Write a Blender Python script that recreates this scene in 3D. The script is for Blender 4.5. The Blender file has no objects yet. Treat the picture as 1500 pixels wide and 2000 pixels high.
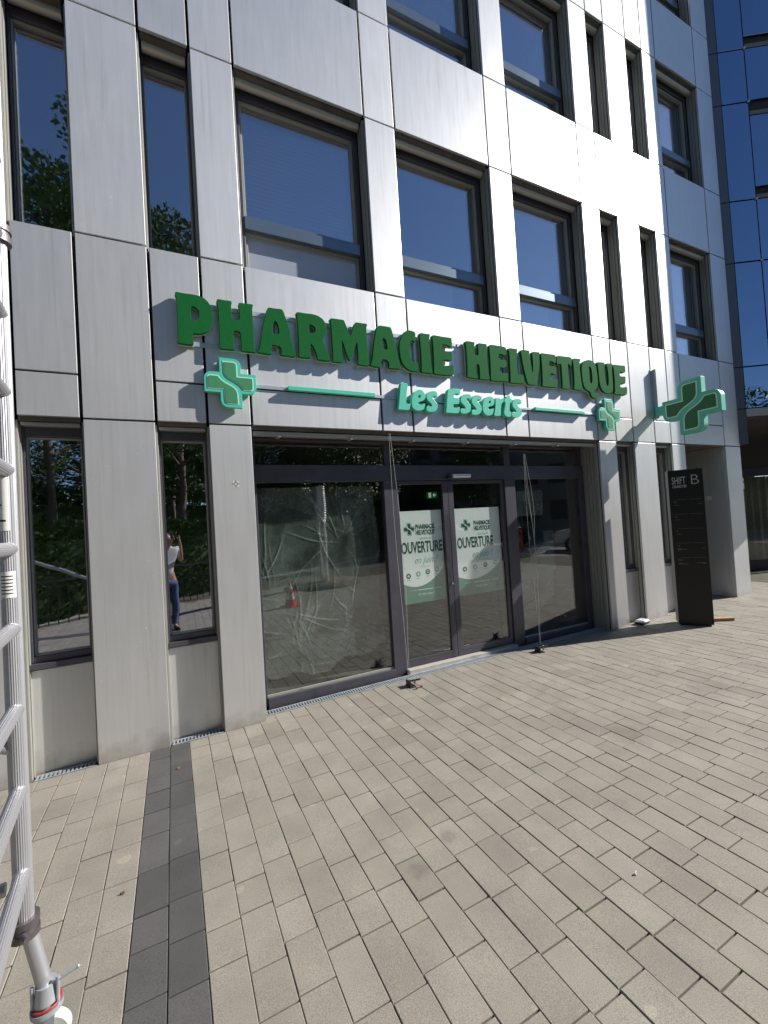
import bpy, bmesh, math, random
from mathutils import Vector, Matrix
R = math.radians
random.seed(7)
scene = bpy.context.scene
col = scene.collection

# ---------------------------------------------------------------- camera, sky, sun, exposure
CAMH = 1.9
PITCH, ROLL = 0.02329, -0.06147
cam_d = bpy.data.cameras.new('camera')
cam_d.sensor_fit = 'VERTICAL'; cam_d.sensor_height = 24.0; cam_d.sensor_width = 18.0
cam_d.lens = 24.0 * 840 / 2000
cam_d.clip_start = 0.02; cam_d.clip_end = 800
cam = bpy.data.objects.new('camera', cam_d); col.objects.link(cam)
fw = Vector((0, math.cos(PITCH), math.sin(PITCH)))
uu = Vector((0, -math.sin(PITCH), math.cos(PITCH)))
rr = Vector((1, 0, 0))
cr, sr = math.cos(ROLL), math.sin(ROLL)
right = rr * cr + uu * sr
up = uu * cr - rr * sr
M = Matrix((right, up, -fw)).transposed().to_4x4()
M.translation = Vector((0, 0, CAMH))
cam.matrix_world = M
scene.camera = cam

SUN_AZ, SUN_EL = R(9.5), R(33.4)       # azimuth counted from +X towards +Y
w = bpy.data.worlds.new('World'); scene.world = w; w.use_nodes = True
nt = w.node_tree
sky = nt.nodes.new('ShaderNodeTexSky'); sky.sky_type = 'NISHITA'; sky.sun_disc = False
sky.sun_elevation = SUN_EL; sky.sun_rotation = R(90) - SUN_AZ
sky.air_density = 1.0; sky.dust_density = 0.1; sky.ozone_density = 4.0
nt.links.new(sky.outputs[0], nt.nodes['Background'].inputs[0])
nt.nodes['Background'].inputs[1].default_value = 0.062
sd = bpy.data.lights.new('sun', 'SUN'); sd.energy = 5.0; sd.angle = R(0.53); sd.color = (1, 0.955, 0.88)
sun = bpy.data.objects.new('sun', sd); col.objects.link(sun)
sv = Vector((math.cos(SUN_AZ) * math.cos(SUN_EL), math.sin(SUN_AZ) * math.cos(SUN_EL), math.sin(SUN_EL)))
sun.rotation_euler = sv.to_track_quat('Z', 'Y').to_euler(); sun.location = sv * 30
scene.view_settings.view_transform = 'Standard'; scene.view_settings.look = 'None'
scene.view_settings.exposure = 0.8; scene.view_settings.gamma = 1.0
scene.view_settings.use_curve_mapping = False
scene.cycles.max_bounces = 10; scene.cycles.transparent_max_bounces = 16
scene.cycles.caustics_reflective = True; scene.cycles.caustics_refractive = False
scene.cycles.sample_clamp_indirect = 6.0

# ---------------------------------------------------------------- facade frame: s along the wall, i inward, z up
FA = R(26.28); F0 = Vector((0, 4.9806, 0))
FT = Vector((math.cos(FA), math.sin(FA), 0)); FI = Vector((-math.sin(FA), math.cos(FA), 0))
def fw_pt(s, i, z=0.0):
    p = F0 + FT * s + FI * i; p.z = z; return p
def gz(x): return 0.008 * max(-9.0, min(12.0, x))
def gs(s, i=0.0): return gz(fw_pt(s, i).x)

# ---------------------------------------------------------------- materials
def mat(name, base=(.5, .5, .5), rough=.5, metal=0.0, **kw):
    m = bpy.data.materials.new(name); m.use_nodes = True
    b = m.node_tree.nodes['Principled BSDF']
    b.inputs['Base Color'].default_value = (*base, 1); b.inputs['Roughness'].default_value = rough
    b.inputs['Metallic'].default_value = metal
    for k, v in kw.items(): b.inputs[k].default_value = v
    return m
def N(m, t, **kw):
    n = m.node_tree.nodes.new(t)
    for k, v in kw.items(): setattr(n, k, v)
    return n
def LK(m, a, b): m.node_tree.links.new(a, b)
def P(m): return m.node_tree.nodes['Principled BSDF']
def noise(m, scale, detail=4, vec=None, rough=.55, stretch=None, coord='Object'):
    tc = N(m, 'ShaderNodeTexCoord'); src = tc.outputs[coord]
    if stretch:
        mp = N(m, 'ShaderNodeMapping'); mp.inputs['Scale'].default_value = stretch
        LK(m, src, mp.inputs[0]); src = mp.outputs[0]
    n = N(m, 'ShaderNodeTexNoise'); n.inputs['Scale'].default_value = scale
    n.inputs['Detail'].default_value = detail; n.inputs['Roughness'].default_value = rough
    LK(m, src, n.inputs['Vector']); return n
def ramp(m, fac, pts):
    r = N(m, 'ShaderNodeValToRGB'); el = r.color_ramp.elements
    while len(el) < len(pts): el.new(.5)
    for e, (p, c) in zip(el, pts):
        e.position = p; e.color = (*c, 1) if len(c) == 3 else c
    LK(m, fac, r.inputs[0]); return r
def mixc(m, fac, a, b, mode='MIX'):
    x = N(m, 'ShaderNodeMix', data_type='RGBA', blend_type=mode)
    if isinstance(fac, float): x.inputs[0].default_value = fac
    else: LK(m, fac, x.inputs[0])
    for k, v in ((6, a), (7, b)):
        if isinstance(v, tuple): x.inputs[k].default_value = (*v, 1)
        else: LK(m, v, x.inputs[k])
    return x.outputs[2]
def bump(m, h, strength=.2, dist=.002):
    b = N(m, 'ShaderNodeBump'); b.inputs['Strength'].default_value = strength; b.inputs['Distance'].default_value = dist
    LK(m, h, b.inputs['Height']); LK(m, b.outputs[0], P(m).inputs['Normal']); return b
def vary(m, a, b, scale=8, stretch=None, detail=5):
    n = noise(m, scale, detail, stretch=stretch); r = ramp(m, n.outputs[0], [(.3, a), (.7, b)])
    LK(m, r.outputs[0], P(m).inputs['Base Color']); return n

ANISO_ROT = 0.0
def alu_mat(name, lo, hi, r0=.36, r1=.5, specks=False):
    m = mat(name, hi, .4, 0.65)
    tg = N(m, 'ShaderNodeTangent', direction_type='RADIAL', axis='Z'); LK(m, tg.outputs[0], P(m).inputs['Tangent'])
    P(m).inputs['Anisotropic'].default_value = .2; P(m).inputs['Anisotropic Rotation'].default_value = ANISO_ROT
    geo = N(m, 'ShaderNodeNewGeometry')
    big = noise(m, 1.1, 3); streak = noise(m, 5, 5, stretch=(5, 5, .35)); fine = noise(m, 160, 3, stretch=(1, 1, .12))
    c = mixc(m, geo.outputs['Random Per Island'], lo, hi)
    st = ramp(m, streak.outputs[0], [(.3, (.93, .93, .925)), (.62, (1, 1, 1))])
    c = mixc(m, .8, c, st.outputs[0], 'MULTIPLY')
    bg = ramp(m, big.outputs[0], [(.3, (.93, .93, .94)), (.7, (1, 1, 1))])
    c = mixc(m, 1.0, c, bg.outputs[0], 'MULTIPLY')
    dr = noise(m, 2.6, 6, stretch=(9, 9, .22)); drr = ramp(m, dr.outputs[0], [(.56, (1, 1, 1)), (.72, (.86, .85, .83))])
    c = mixc(m, .7, c, drr.outputs[0], 'MULTIPLY')
    # splashed grime that has settled on the lowest centimetres of the sheets
    tcz = N(m, 'ShaderNodeTexCoord'); sx_ = N(m, 'ShaderNodeSeparateXYZ'); LK(m, tcz.outputs['Object'], sx_.inputs[0])
    gn = noise(m, 9, 5); ga = N(m, 'ShaderNodeMath', operation='MULTIPLY_ADD'); ga.inputs[1].default_value = .35; LK(m, gn.outputs[0], ga.inputs[0]); LK(m, sx_.outputs['Z'], ga.inputs[2])
    gr = ramp(m, ga.outputs[0], [(.12, (.62, .57, .50)), (.34, (1, 1, 1))]); c = mixc(m, .8, c, gr.outputs[0], 'MULTIPLY')
    if specks:
        sp = noise(m, 45, 1, rough=.3); sr_ = ramp(m, sp.outputs[0], [(.70, (0, 0, 0)), (.73, (1, 1, 1))])
        reg = noise(m, 2.2, 2); rg = ramp(m, reg.outputs[0], [(.5, (0, 0, 0)), (.62, (1, 1, 1))])
        f = mixc(m, 1.0, sr_.outputs[0], rg.outputs[0], 'MULTIPLY')
        c = mixc(m, f, c, (.8, .8, .8))
    LK(m, c, P(m).inputs['Base Color'])
    mr = N(m, 'ShaderNodeMapRange'); mr.inputs['To Min'].default_value = r0; mr.inputs['To Max'].default_value = r1
    LK(m, streak.outputs[0], mr.inputs[0]); LK(m, mr.outputs[0], P(m).inputs['Roughness'])
    oil = noise(m, 1.6, 2)
    add = N(m, 'ShaderNodeMath', operation='MULTIPLY_ADD'); add.inputs[1].default_value = .012
    LK(m, fine.outputs[0], add.inputs[0]); LK(m, oil.outputs[0], add.inputs[2])
    bn = bump(m, add.outputs[0], .12, .004)
    # every panel hangs a hair out of true, so each mirrors a slightly different patch
    wn_ = N(m, 'ShaderNodeTexWhiteNoise', noise_dimensions='1D'); LK(m, geo.outputs['Random Per Island'], wn_.inputs['W'])
    v1 = N(m, 'ShaderNodeVectorMath', operation='SUBTRACT'); LK(m, wn_.outputs['Color'], v1.inputs[0]); v1.inputs[1].default_value = (.5, .5, .5)
    v2 = N(m, 'ShaderNodeVectorMath', operation='SCALE'); LK(m, v1.outputs[0], v2.inputs[0]); v2.inputs['Scale'].default_value = .045
    v3 = N(m, 'ShaderNodeVectorMath', operation='ADD'); LK(m, v2.outputs[0], v3.inputs[0]); LK(m, bn.outputs[0], v3.inputs[1])
    v4 = N(m, 'ShaderNodeVectorMath', operation='NORMALIZE'); LK(m, v3.outputs[0], v4.inputs[0]); LK(m, v4.outputs[0], P(m).inputs['Normal'])
    return m
M_ALU = alu_mat('brushed_aluminium', (.69, .69, .70), (.74, .74, .745), .42, .50)
M_ALU_S = alu_mat('brushed_aluminium_splashed', (.68, .68, .69), (.73, .725, .73), .42, .50, specks=True)
M_RAIL = mat('anodised_rail', (.32, .32, .29), .5, .4); vary(M_RAIL, (.27, .27, .245), (.36, .36, .325), 6, (8, 8, .5))
M_CASE = mat('blind_case_metal', (.42, .40, .36), .42, .5)
M_GAP = mat('dark_gap', (.03, .03, .032), .8)
M_FRAME = mat('anthracite_frame', (.075, .073, .092), .36, .3); vary(M_FRAME, (.068, .066, .084), (.086, .084, .105), 5)
M_RIM = mat('beige_gasket', (.30, .30, .26), .5)
M_SOFF = mat('soffit_brown', (.10, .085, .075), .6); vary(M_SOFF, (.07, .06, .055), (.13, .11, .095), 4)
M_ROOM = mat('dark_room', (.06, .06, .065), .9)
M_ROOMF = mat('room_floor', (.09, .088, .085), .6)
M_BLIND = mat('interior_blind', (.50, .52, .55), .8)

def glass_mat(name, base_r=.08, edge_r=.4, tint=(.9, .93, .93), refl=(1, 1, 1), wav=.0009):
    """coated double glazing: mirror share rises from base_r face-on to base_r + edge_r at grazing angles"""
    m = bpy.data.materials.new(name); m.use_nodes = True; t = m.node_tree
    t.nodes.remove(t.nodes['Principled BSDF']); out = t.nodes['Material Output']
    lw = N(m, 'ShaderNodeLayerWeight'); lw.inputs[0].default_value = .5
    pw_ = N(m, 'ShaderNodeMath', operation='POWER'); pw_.inputs[1].default_value = 3.0; LK(m, lw.outputs['Facing'], pw_.inputs[0])
    ma = N(m, 'ShaderNodeMath', operation='MULTIPLY_ADD'); ma.inputs[1].default_value = edge_r; ma.inputs[2].default_value = base_r; LK(m, pw_.outputs[0], ma.inputs[0])
    g = N(m, 'ShaderNodeBsdfGlossy'); g.inputs['Roughness'].default_value = 0.0; g.inputs['Color'].default_value = (*refl, 1)
    tr = N(m, 'ShaderNodeBsdfTransparent'); tr.inputs[0].default_value = (*tint, 1)
    mx = N(m, 'ShaderNodeMixShader')
    LK(m, ma.outputs[0], mx.inputs[0]); LK(m, tr.outputs[0], mx.inputs[1]); LK(m, g.outputs[0], mx.inputs[2])
    n = noise(m, 1.3, 2); b = N(m, 'ShaderNodeBump'); b.inputs['Strength'].default_value = 1; b.inputs['Distance'].default_value = wav
    LK(m, n.outputs[0], b.inputs['Height']); LK(m, b.outputs[0], g.inputs['Normal'])
    LK(m, mx.outputs[0], out.inputs[0]); return m
M_GLASS = glass_mat('window_glass', .36, .5, (.88, .90, .92), (.86, .89, 1.0), .003)
M_TRANS = mat('transom_sky_tinted', (.15, .20, .26), .32, .55)  # blue of the mirrored sky is put into the base colour
M_GLASSF = bpy.data.materials.new('frosted_glass'); M_GLASSF.use_nodes = True
_b = P(M_GLASSF); _b.inputs['Base Color'].default_value = (.34, .37, .44, 1); _b.inputs['Roughness'].default_value = .35; _b.inputs['Coat Weight'].default_value = 1; _b.inputs['Coat Roughness'].default_value = .02; _b.inputs['Coat IOR'].default_value = 1.8
M_SHOP = glass_mat('shop_glass', .10, .45, (.96, .98, .97), wav=.0014)
M_TOWER = glass_mat('blue_tower_glass', .45, .4, (.05, .07, .12), (.5, .68, 1.0), wav=.004)

# ---------------------------------------------------------------- mesh helper
class MB:
    def __init__(s): s.v = []; s.f = []; s.sm = []
    def add(s, vs, fs, smooth=False):
        o = len(s.v); s.v += [tuple(v) for v in vs]; s.f += [tuple(o + k for k in f) for f in fs]; s.sm += [smooth] * len(fs)
    def box(s, x0, x1, y0, y1, z0, z1):
        s.add([(x0, y0, z0), (x1, y0, z0), (x1, y1, z0), (x0, y1, z0), (x0, y0, z1), (x1, y0, z1), (x1, y1, z1), (x0, y1, z1)],
              [(0, 3, 2, 1), (4, 5, 6, 7), (0, 1, 5, 4), (1, 2, 6, 5), (2, 3, 7, 6), (3, 0, 4, 7)])
    def tube(s, p, q, r, r2=None, n=14, cap=True):
        p = Vector(p); q = Vector(q); r2 = r if r2 is None else r2
        d = (q - p).normalized(); a = d.orthogonal().normalized(); b = d.cross(a)
        vs = []
        for c, rad in ((p, r), (q, r2)):
            for k in range(n):
                t = 2 * math.pi * k / n; vs.append(c + (a * math.cos(t) + b * math.sin(t)) * rad)
        s.add(vs, [(k, (k + 1) % n, n + (k + 1) % n, n + k) for k in range(n)], True)
        if cap:
            s.add(vs[:n], [tuple(reversed(range(n)))]); s.add(vs[n:], [tuple(range(n))])
    def path(s, pts, r, n=8):
        for a, b in zip(pts, pts[1:]): s.tube(a, b, r, n=n)
    def lathe(s, c, prof, n=20):
        vs = []
        for (r, z) in prof:
            for k in range(n):
                t = 2 * math.pi * k / n; vs.append((c[0] + r * math.cos(t), c[1] + r * math.sin(t), c[2] + z))
        fs = []
        for j in range(len(prof) - 1):
            for k in range(n): fs.append((j * n + k, j * n + (k + 1) % n, (j + 1) * n + (k + 1) % n, (j + 1) * n + k))
        s.add(vs, fs, True)
    def quad(s, a, b, c, d): s.add([a, b, c, d], [(0, 1, 2, 3)])
    def build(s, name, m, parent=None, off=(0, 0, 0), bev=0.0, seg=2, world=False):
        me = bpy.data.meshes.new(name)
        me.from_pydata([(v[0] - off[0], v[1] - off[1], v[2] - off[2]) for v in s.v], [], s.f)
        me.validate()
        if len(me.polygons) == len(s.sm): me.polygons.foreach_set('use_smooth', s.sm)
        me.materials.append(m)
        o = bpy.data.objects.new(name, me); col.objects.link(o)
        if parent: o.parent = parent
        if bev:
            bm_ = o.modifiers.new('bevel', 'BEVEL'); bm_.width = bev; bm_.segments = seg; bm_.limit_method = 'ANGLE'; bm_.angle_limit = R(50)
        return o
def box(name, m, dims, parent=None, off=(0, 0, 0), bev=0.0):
    b = MB(); b.box(*dims); return b.build(name, m, parent, off, bev)
def tag(o, label, cat, group=None, kind=None):
    if label: o['label'] = label
    if cat: o['category'] = cat
    if group: o['group'] = group
    if kind: o['kind'] = kind
    return o
def struct(o): o['kind'] = 'structure'; return o
def empty(name, loc, rz=0.0):
    o = bpy.data.objects.new(name, None); col.objects.link(o); o.location = loc; o.rotation_euler = (0, 0, rz); o.empty_display_size = .1
    return o
def facade_empty(name, s=0.0, i=0.0, z=0.0):      # children use (s, i, z) minus this offset
    return empty(name, fw_pt(s, i, z), FA), (s, i, z)

def chaikin(p, it=1):
    for _ in range(it):
        q = []
        for a, b in zip(p, p[1:] + p[:1]):
            q.append((a[0] * .8 + b[0] * .2, a[1] * .8 + b[1] * .2)); q.append((a[0] * .2 + b[0] * .8, a[1] * .2 + b[1] * .8))
        p = q
    return p
def plate(mb, outer, holes, y0, y1, to3=None):
    """extrude an outline (x, z) between depth y0 (front) and y1 (back) with holes cut out"""
    bm = bmesh.new(); rings = []
    for ring in [outer] + list(holes):
        vs = [bm.verts.new((x, 0, z)) for x, z in ring]
        for a, b in zip(vs, vs[1:] + vs[:1]): bm.edges.new((a, b))
        rings.append(ring)
    bmesh.ops.triangle_fill(bm, edges=bm.edges[:], use_beauty=True, use_dissolve=False, normal=(0, -1, 0))
    bm.verts.ensure_lookup_table(); bm.verts.index_update()
    vs = [v.co[:] for v in bm.verts]; n = len(vs)
    fs = []
    for f in bm.faces:
        ids = [v.index for v in f.verts]
        if f.normal.y > 0: ids.reverse()
        fs.append(ids)
    allv = [(x, y0, z) for x, _, z in vs] + [(x, y1, z) for x, _, z in vs]
    allf = [tuple(f) for f in fs] + [tuple(n + k for k in reversed(f)) for f in fs]
    k0 = 0
    for ring in rings:
        m_ = len(ring); area = sum(a[0] * b[1] - b[0] * a[1] for a, b in zip(ring, ring[1:] + ring[:1]))
        for k in range(m_):
            a, b = k0 + k, k0 + (k + 1) % m_
            q = (a, n + a, n + b, b) if area > 0 else (a, b, n + b, n + a)
            if ring is not rings[0]: pass
            allf.append(q)
        k0 += m_
    bm.free()
    if to3: allv = [to3(v) for v in allv]
    mb.add(allv, allf)
def solid_fix(o):
    bm = bmesh.new(); bm.from_mesh(o.data); bmesh.ops.remove_doubles(bm, verts=bm.verts[:], dist=1e-6)
    bmesh.ops.recalc_face_normals(bm, faces=bm.faces[:]); bm.to_mesh(o.data); bm.free(); return o
def text_geo(body, size, extrude=.001, offset=0.0, align='LEFT', sx=1.0):
    c = bpy.data.curves.new('t', 'FONT'); c.body = body; c.size = size; c.extrude = extrude; c.offset = offset; c.align_x = align
    c.resolution_u = 3
    o = bpy.data.objects.new('t', c); col.objects.link(o)
    dg = bpy.context.evaluated_depsgraph_get(); dg.update()
    me = bpy.data.meshes.new_from_object(o.evaluated_get(dg))
    vs = [(v.co.x * sx, v.co.y, v.co.z) for v in me.vertices]; fs = [tuple(p.vertices) for p in me.polygons]
    bpy.data.objects.remove(o); bpy.data.curves.remove(c); bpy.data.meshes.remove(me)
    return vs, fs
def add_text(mb, body, size, x, y, z, extrude=.001, offset=0.0, align='LEFT', sx=1.0, shear=0.0):
    vs, fs = text_geo(body, size, extrude, offset, align, sx)
    mb.add([(x + v[0] + shear * v[1], y - v[2], z + v[1]) for v in vs], fs)

GLYPHS = {
 'P': ([(-2.083,4.179),(-2.066,4.188),(-2.02,4.185),(-1.943,4.188),(-1.873,4.185),(-1.826,4.167),(-1.788,4.13),(-1.763,4.082),(-1.753,4.022),(-1.756,3.96),(-1.771,3.906),(-1.797,3.858),(-1.835,3.827),(-1.875,3.811),(-1.922,3.806),(-1.946,3.804),(-1.948,3.751),(-1.94,3.714),(-1.949,3.695),(-2.005,3.694),(-2.05,3.695),(-2.08,3.698),(-2.076,3.759),(-2.073,3.895),(-2.073,4.03),(-2.072,4.123),(-2.084,4.155)],[[(-1.952,4.072),(-1.925,4.07),(-1.899,4.055),(-1.884,4.027),(-1.881,3.993),(-1.887,3.966),(-1.908,3.941),(-1.932,3.929),(-1.956,3.923)]]),
 'H': ([(-1.715,4.176),(-1.697,4.183),(-1.648,4.181),(-1.581,4.184),(-1.575,4.162),(-1.583,4.139),(-1.582,4.076),(-1.58,3.996),(-1.508,4.001),(-1.507,4.071),(-1.509,4.138),(-1.515,4.159),(-1.505,4.181),(-1.454,4.181),(-1.411,4.184),(-1.371,4.184),(-1.37,4.171),(-1.378,4.146),(-1.381,4.0),(-1.38,3.864),(-1.378,3.737),(-1.371,3.697),(-1.384,3.691),(-1.454,3.692),(-1.512,3.692),(-1.505,3.721),(-1.506,3.802),(-1.505,3.884),(-1.575,3.889),(-1.577,3.792),(-1.578,3.721),(-1.57,3.7),(-1.577,3.693),(-1.647,3.692),(-1.714,3.69),(-1.707,3.775),(-1.707,3.951),(-1.707,4.109),(-1.715,4.134)],[]),
 'A': ([(-1.221,4.177),(-1.207,4.182),(-1.144,4.181),(-1.079,4.187),(-1.062,4.166),(-1.038,4.09),(-1.014,4.009),(-0.993,3.889),(-0.976,3.778),(-0.959,3.738),(-0.961,3.699),(-0.976,3.693),(-1.042,3.695),(-1.114,3.694),(-1.105,3.725),(-1.107,3.771),(-1.129,3.787),(-1.197,3.792),(-1.207,3.782),(-1.212,3.73),(-1.208,3.698),(-1.225,3.687),(-1.288,3.692),(-1.342,3.696),(-1.344,3.709),(-1.33,3.734),(-1.306,3.847),(-1.281,3.988),(-1.258,4.074),(-1.236,4.142)],[[(-1.158,4.053),(-1.138,4.037),(-1.122,3.993),(-1.117,3.914),(-1.15,3.91),(-1.193,3.918),(-1.182,3.984),(-1.17,4.032)]]),
 'R': ([(-0.927,4.173),(-0.905,4.184),(-0.828,4.182),(-0.74,4.187),(-0.681,4.177),(-0.632,4.15),(-0.604,4.106),(-0.598,4.048),(-0.606,3.988),(-0.651,3.913),(-0.629,3.867),(-0.603,3.792),(-0.577,3.717),(-0.58,3.697),(-0.619,3.69),(-0.67,3.692),(-0.718,3.691),(-0.722,3.729),(-0.739,3.785),(-0.761,3.836),(-0.787,3.861),(-0.794,3.807),(-0.794,3.74),(-0.79,3.702),(-0.857,3.696),(-0.924,3.696),(-0.919,3.754),(-0.917,3.906),(-0.916,4.078),(-0.92,4.134)],[[(-0.794,4.067),(-0.762,4.064),(-0.733,4.047),(-0.722,4.02),(-0.729,3.995),(-0.757,3.976),(-0.794,3.969)]]),
 'M': ([(-0.55,4.163),(-0.539,4.175),(-0.456,4.178),(-0.387,4.179),(-0.373,4.151),(-0.346,4.074),(-0.319,3.998),(-0.287,4.083),(-0.261,4.153),(-0.241,4.176),(-0.178,4.175),(-0.106,4.178),(-0.103,4.161),(-0.114,4.128),(-0.116,4.015),(-0.113,3.852),(-0.104,3.75),(-0.104,3.694),(-0.155,3.688),(-0.248,3.689),(-0.239,3.735),(-0.238,3.836),(-0.241,3.958),(-0.263,3.904),(-0.287,3.83),(-0.313,3.767),(-0.331,3.727),(-0.353,3.727),(-0.384,3.819),(-0.405,3.896),(-0.426,3.953),(-0.428,3.873),(-0.428,3.754),(-0.423,3.702),(-0.444,3.692),(-0.497,3.691),(-0.548,3.692),(-0.539,3.76),(-0.539,3.918),(-0.54,4.076),(-0.543,4.135)],[]),
 'A2': ([(0.035,4.169),(0.053,4.182),(0.128,4.183),(0.197,4.183),(0.213,4.155),(0.236,4.063),(0.259,3.96),(0.275,3.856),(0.292,3.763),(0.306,3.741),(0.299,3.695),(0.222,3.69),(0.14,3.689),(0.152,3.726),(0.145,3.768),(0.112,3.785),(0.06,3.784),(0.046,3.746),(0.049,3.703),(0.025,3.687),(-0.032,3.688),(-0.088,3.696),(-0.089,3.711),(-0.067,3.754),(-0.049,3.859),(-0.022,3.997),(0.002,4.104),(0.016,4.142)],[[(0.095,4.044),(0.123,4.027),(0.137,3.976),(0.141,3.909),(0.109,3.91),(0.065,3.915),(0.073,3.978),(0.084,4.027)]]),
 'C': ([(0.431,4.178),(0.474,4.184),(0.529,4.174),(0.54,4.148),(0.533,4.104),(0.538,4.072),(0.519,4.042),(0.496,4.061),(0.471,4.063),(0.453,4.028),(0.444,3.941),(0.448,3.855),(0.465,3.809),(0.501,3.796),(0.552,3.802),(0.546,3.78),(0.553,3.737),(0.547,3.693),(0.487,3.684),(0.426,3.692),(0.368,3.723),(0.323,3.777),(0.305,3.86),(0.303,3.966),(0.318,4.042),(0.353,4.111),(0.393,4.16)],[]),
 'I': ([(0.594,4.161),(0.612,4.173),(0.677,4.172),(0.745,4.175),(0.744,4.156),(0.732,4.124),(0.733,4.012),(0.736,3.86),(0.739,3.748),(0.748,3.703),(0.741,3.687),(0.664,3.685),(0.584,3.687),(0.595,3.733),(0.6,3.894),(0.597,4.045),(0.591,4.115)],[]),
 'E': ([(0.777,4.161),(0.795,4.174),(0.929,4.171),(1.068,4.175),(1.07,4.149),(1.069,4.065),(1.043,4.051),(1.007,4.067),(0.958,4.074),(0.921,4.069),(0.916,4.035),(0.915,3.988),(1.026,3.997),(1.058,4.006),(1.058,3.948),(1.055,3.885),(1.017,3.876),(0.968,3.881),(0.915,3.872),(0.912,3.802),(0.987,3.81),(1.07,3.829),(1.072,3.783),(1.068,3.693),(0.977,3.685),(0.854,3.683),(0.768,3.682),(0.775,3.752),(0.782,3.916),(0.782,4.069),(0.778,4.13)],[]),
 'H2': ([(1.281,4.154),(1.301,4.167),(1.373,4.168),(1.433,4.167),(1.431,4.143),(1.422,4.11),(1.419,3.996),(1.479,3.998),(1.484,4.085),(1.475,4.138),(1.486,4.163),(1.561,4.166),(1.632,4.167),(1.634,4.148),(1.625,4.125),(1.623,4.015),(1.627,3.851),(1.635,3.754),(1.642,3.711),(1.629,3.688),(1.547,3.686),(1.473,3.684),(1.483,3.728),(1.483,3.804),(1.482,3.874),(1.432,3.876),(1.431,3.82),(1.437,3.734),(1.448,3.703),(1.427,3.688),(1.334,3.687),(1.272,3.689),(1.285,3.762),(1.288,3.922),(1.288,4.082),(1.281,4.124)],[]),
 'E2': ([(1.666,4.15),(1.698,4.172),(1.824,4.172),(1.96,4.169),(1.967,4.134),(1.955,4.071),(1.927,4.045),(1.886,4.059),(1.829,4.061),(1.822,4.016),(1.825,3.983),(1.944,3.991),(1.961,3.965),(1.95,3.891),(1.898,3.874),(1.827,3.878),(1.824,3.805),(1.892,3.803),(1.962,3.817),(1.968,3.775),(1.961,3.694),(1.882,3.689),(1.754,3.683),(1.657,3.685),(1.665,3.746),(1.673,3.911),(1.673,4.076)],[]),
 'L': ([(1.999,4.152),(2.025,4.165),(2.092,4.166),(2.16,4.17),(2.167,4.148),(2.152,4.116),(2.144,3.997),(2.145,3.825),(2.156,3.808),(2.238,3.816),(2.25,3.804),(2.248,3.748),(2.249,3.705),(2.239,3.688),(2.129,3.686),(1.993,3.682),(2.005,3.726),(2.011,3.934),(2.013,4.081),(2.001,4.128)],[]),
 'V': ([(2.223,4.153),(2.25,4.169),(2.32,4.173),(2.383,4.172),(2.393,4.153),(2.381,4.118),(2.397,4.026),(2.416,3.864),(2.428,3.866),(2.441,4.005),(2.438,4.106),(2.43,4.143),(2.453,4.168),(2.538,4.171),(2.586,4.174),(2.587,4.149),(2.574,4.109),(2.569,3.994),(2.534,3.863),(2.506,3.747),(2.493,3.695),(2.408,3.688),(2.324,3.687),(2.298,3.753),(2.268,3.874),(2.246,3.996),(2.234,4.094)],[]),
 'E3': ([(2.601,4.151),(2.623,4.169),(2.763,4.17),(2.887,4.174),(2.899,4.147),(2.898,4.069),(2.871,4.046),(2.823,4.063),(2.761,4.064),(2.753,4.014),(2.756,3.991),(2.87,4.001),(2.895,3.984),(2.893,3.899),(2.858,3.876),(2.806,3.888),(2.761,3.886),(2.759,3.808),(2.833,3.805),(2.898,3.824),(2.906,3.783),(2.89,3.688),(2.769,3.687),(2.585,3.684),(2.603,3.743),(2.609,3.935),(2.608,4.1)],[]),
 'T': ([(2.925,4.157),(2.959,4.17),(3.087,4.172),(3.214,4.177),(3.233,4.146),(3.22,4.051),(3.194,4.035),(3.172,4.059),(3.141,4.067),(3.135,3.949),(3.144,3.818),(3.158,3.74),(3.15,3.693),(3.075,3.687),(2.984,3.688),(3.002,3.726),(3.003,3.884),(3.004,4.041),(2.974,4.051),(2.937,4.036),(2.91,4.044),(2.913,4.11)],[]),
 'I2': ([(3.243,4.147),(3.273,4.166),(3.349,4.17),(3.411,4.173),(3.415,4.153),(3.39,4.103),(3.394,3.948),(3.405,3.815),(3.42,3.735),(3.406,3.696),(3.319,3.693),(3.229,3.695),(3.249,3.747),(3.259,3.935),(3.255,4.082),(3.245,4.118)],[]),
 'Q': ([(3.47,4.125),(3.533,4.164),(3.613,4.182),(3.682,4.176),(3.739,4.141),(3.763,4.082),(3.776,3.958),(3.778,3.848),(3.76,3.778),(3.719,3.733),(3.677,3.716),(3.671,3.695),(3.708,3.67),(3.781,3.69),(3.783,3.655),(3.752,3.612),(3.7,3.59),(3.64,3.596),(3.604,3.628),(3.589,3.674),(3.561,3.693),(3.504,3.708),(3.46,3.752),(3.438,3.818),(3.43,3.925),(3.431,4.033),(3.447,4.089)],[[(3.596,4.078),(3.632,4.075),(3.651,4.029),(3.656,3.933),(3.652,3.851),(3.624,3.814),(3.601,3.825),(3.593,3.9),(3.594,3.995)]]),
 'U': ([(3.791,4.154),(3.819,4.171),(3.895,4.172),(3.957,4.175),(3.961,4.151),(3.949,4.101),(3.95,3.975),(3.963,3.851),(3.986,3.811),(4.011,3.813),(4.028,3.87),(4.033,4.012),(4.018,4.109),(3.998,4.148),(4.017,4.172),(4.093,4.173),(4.146,4.176),(4.15,4.151),(4.126,4.092),(4.127,3.95),(4.125,3.794),(4.108,3.736),(4.05,3.697),(3.956,3.689),(3.886,3.712),(3.831,3.77),(3.808,3.878),(3.806,4.017),(3.801,4.113)],[]),
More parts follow.
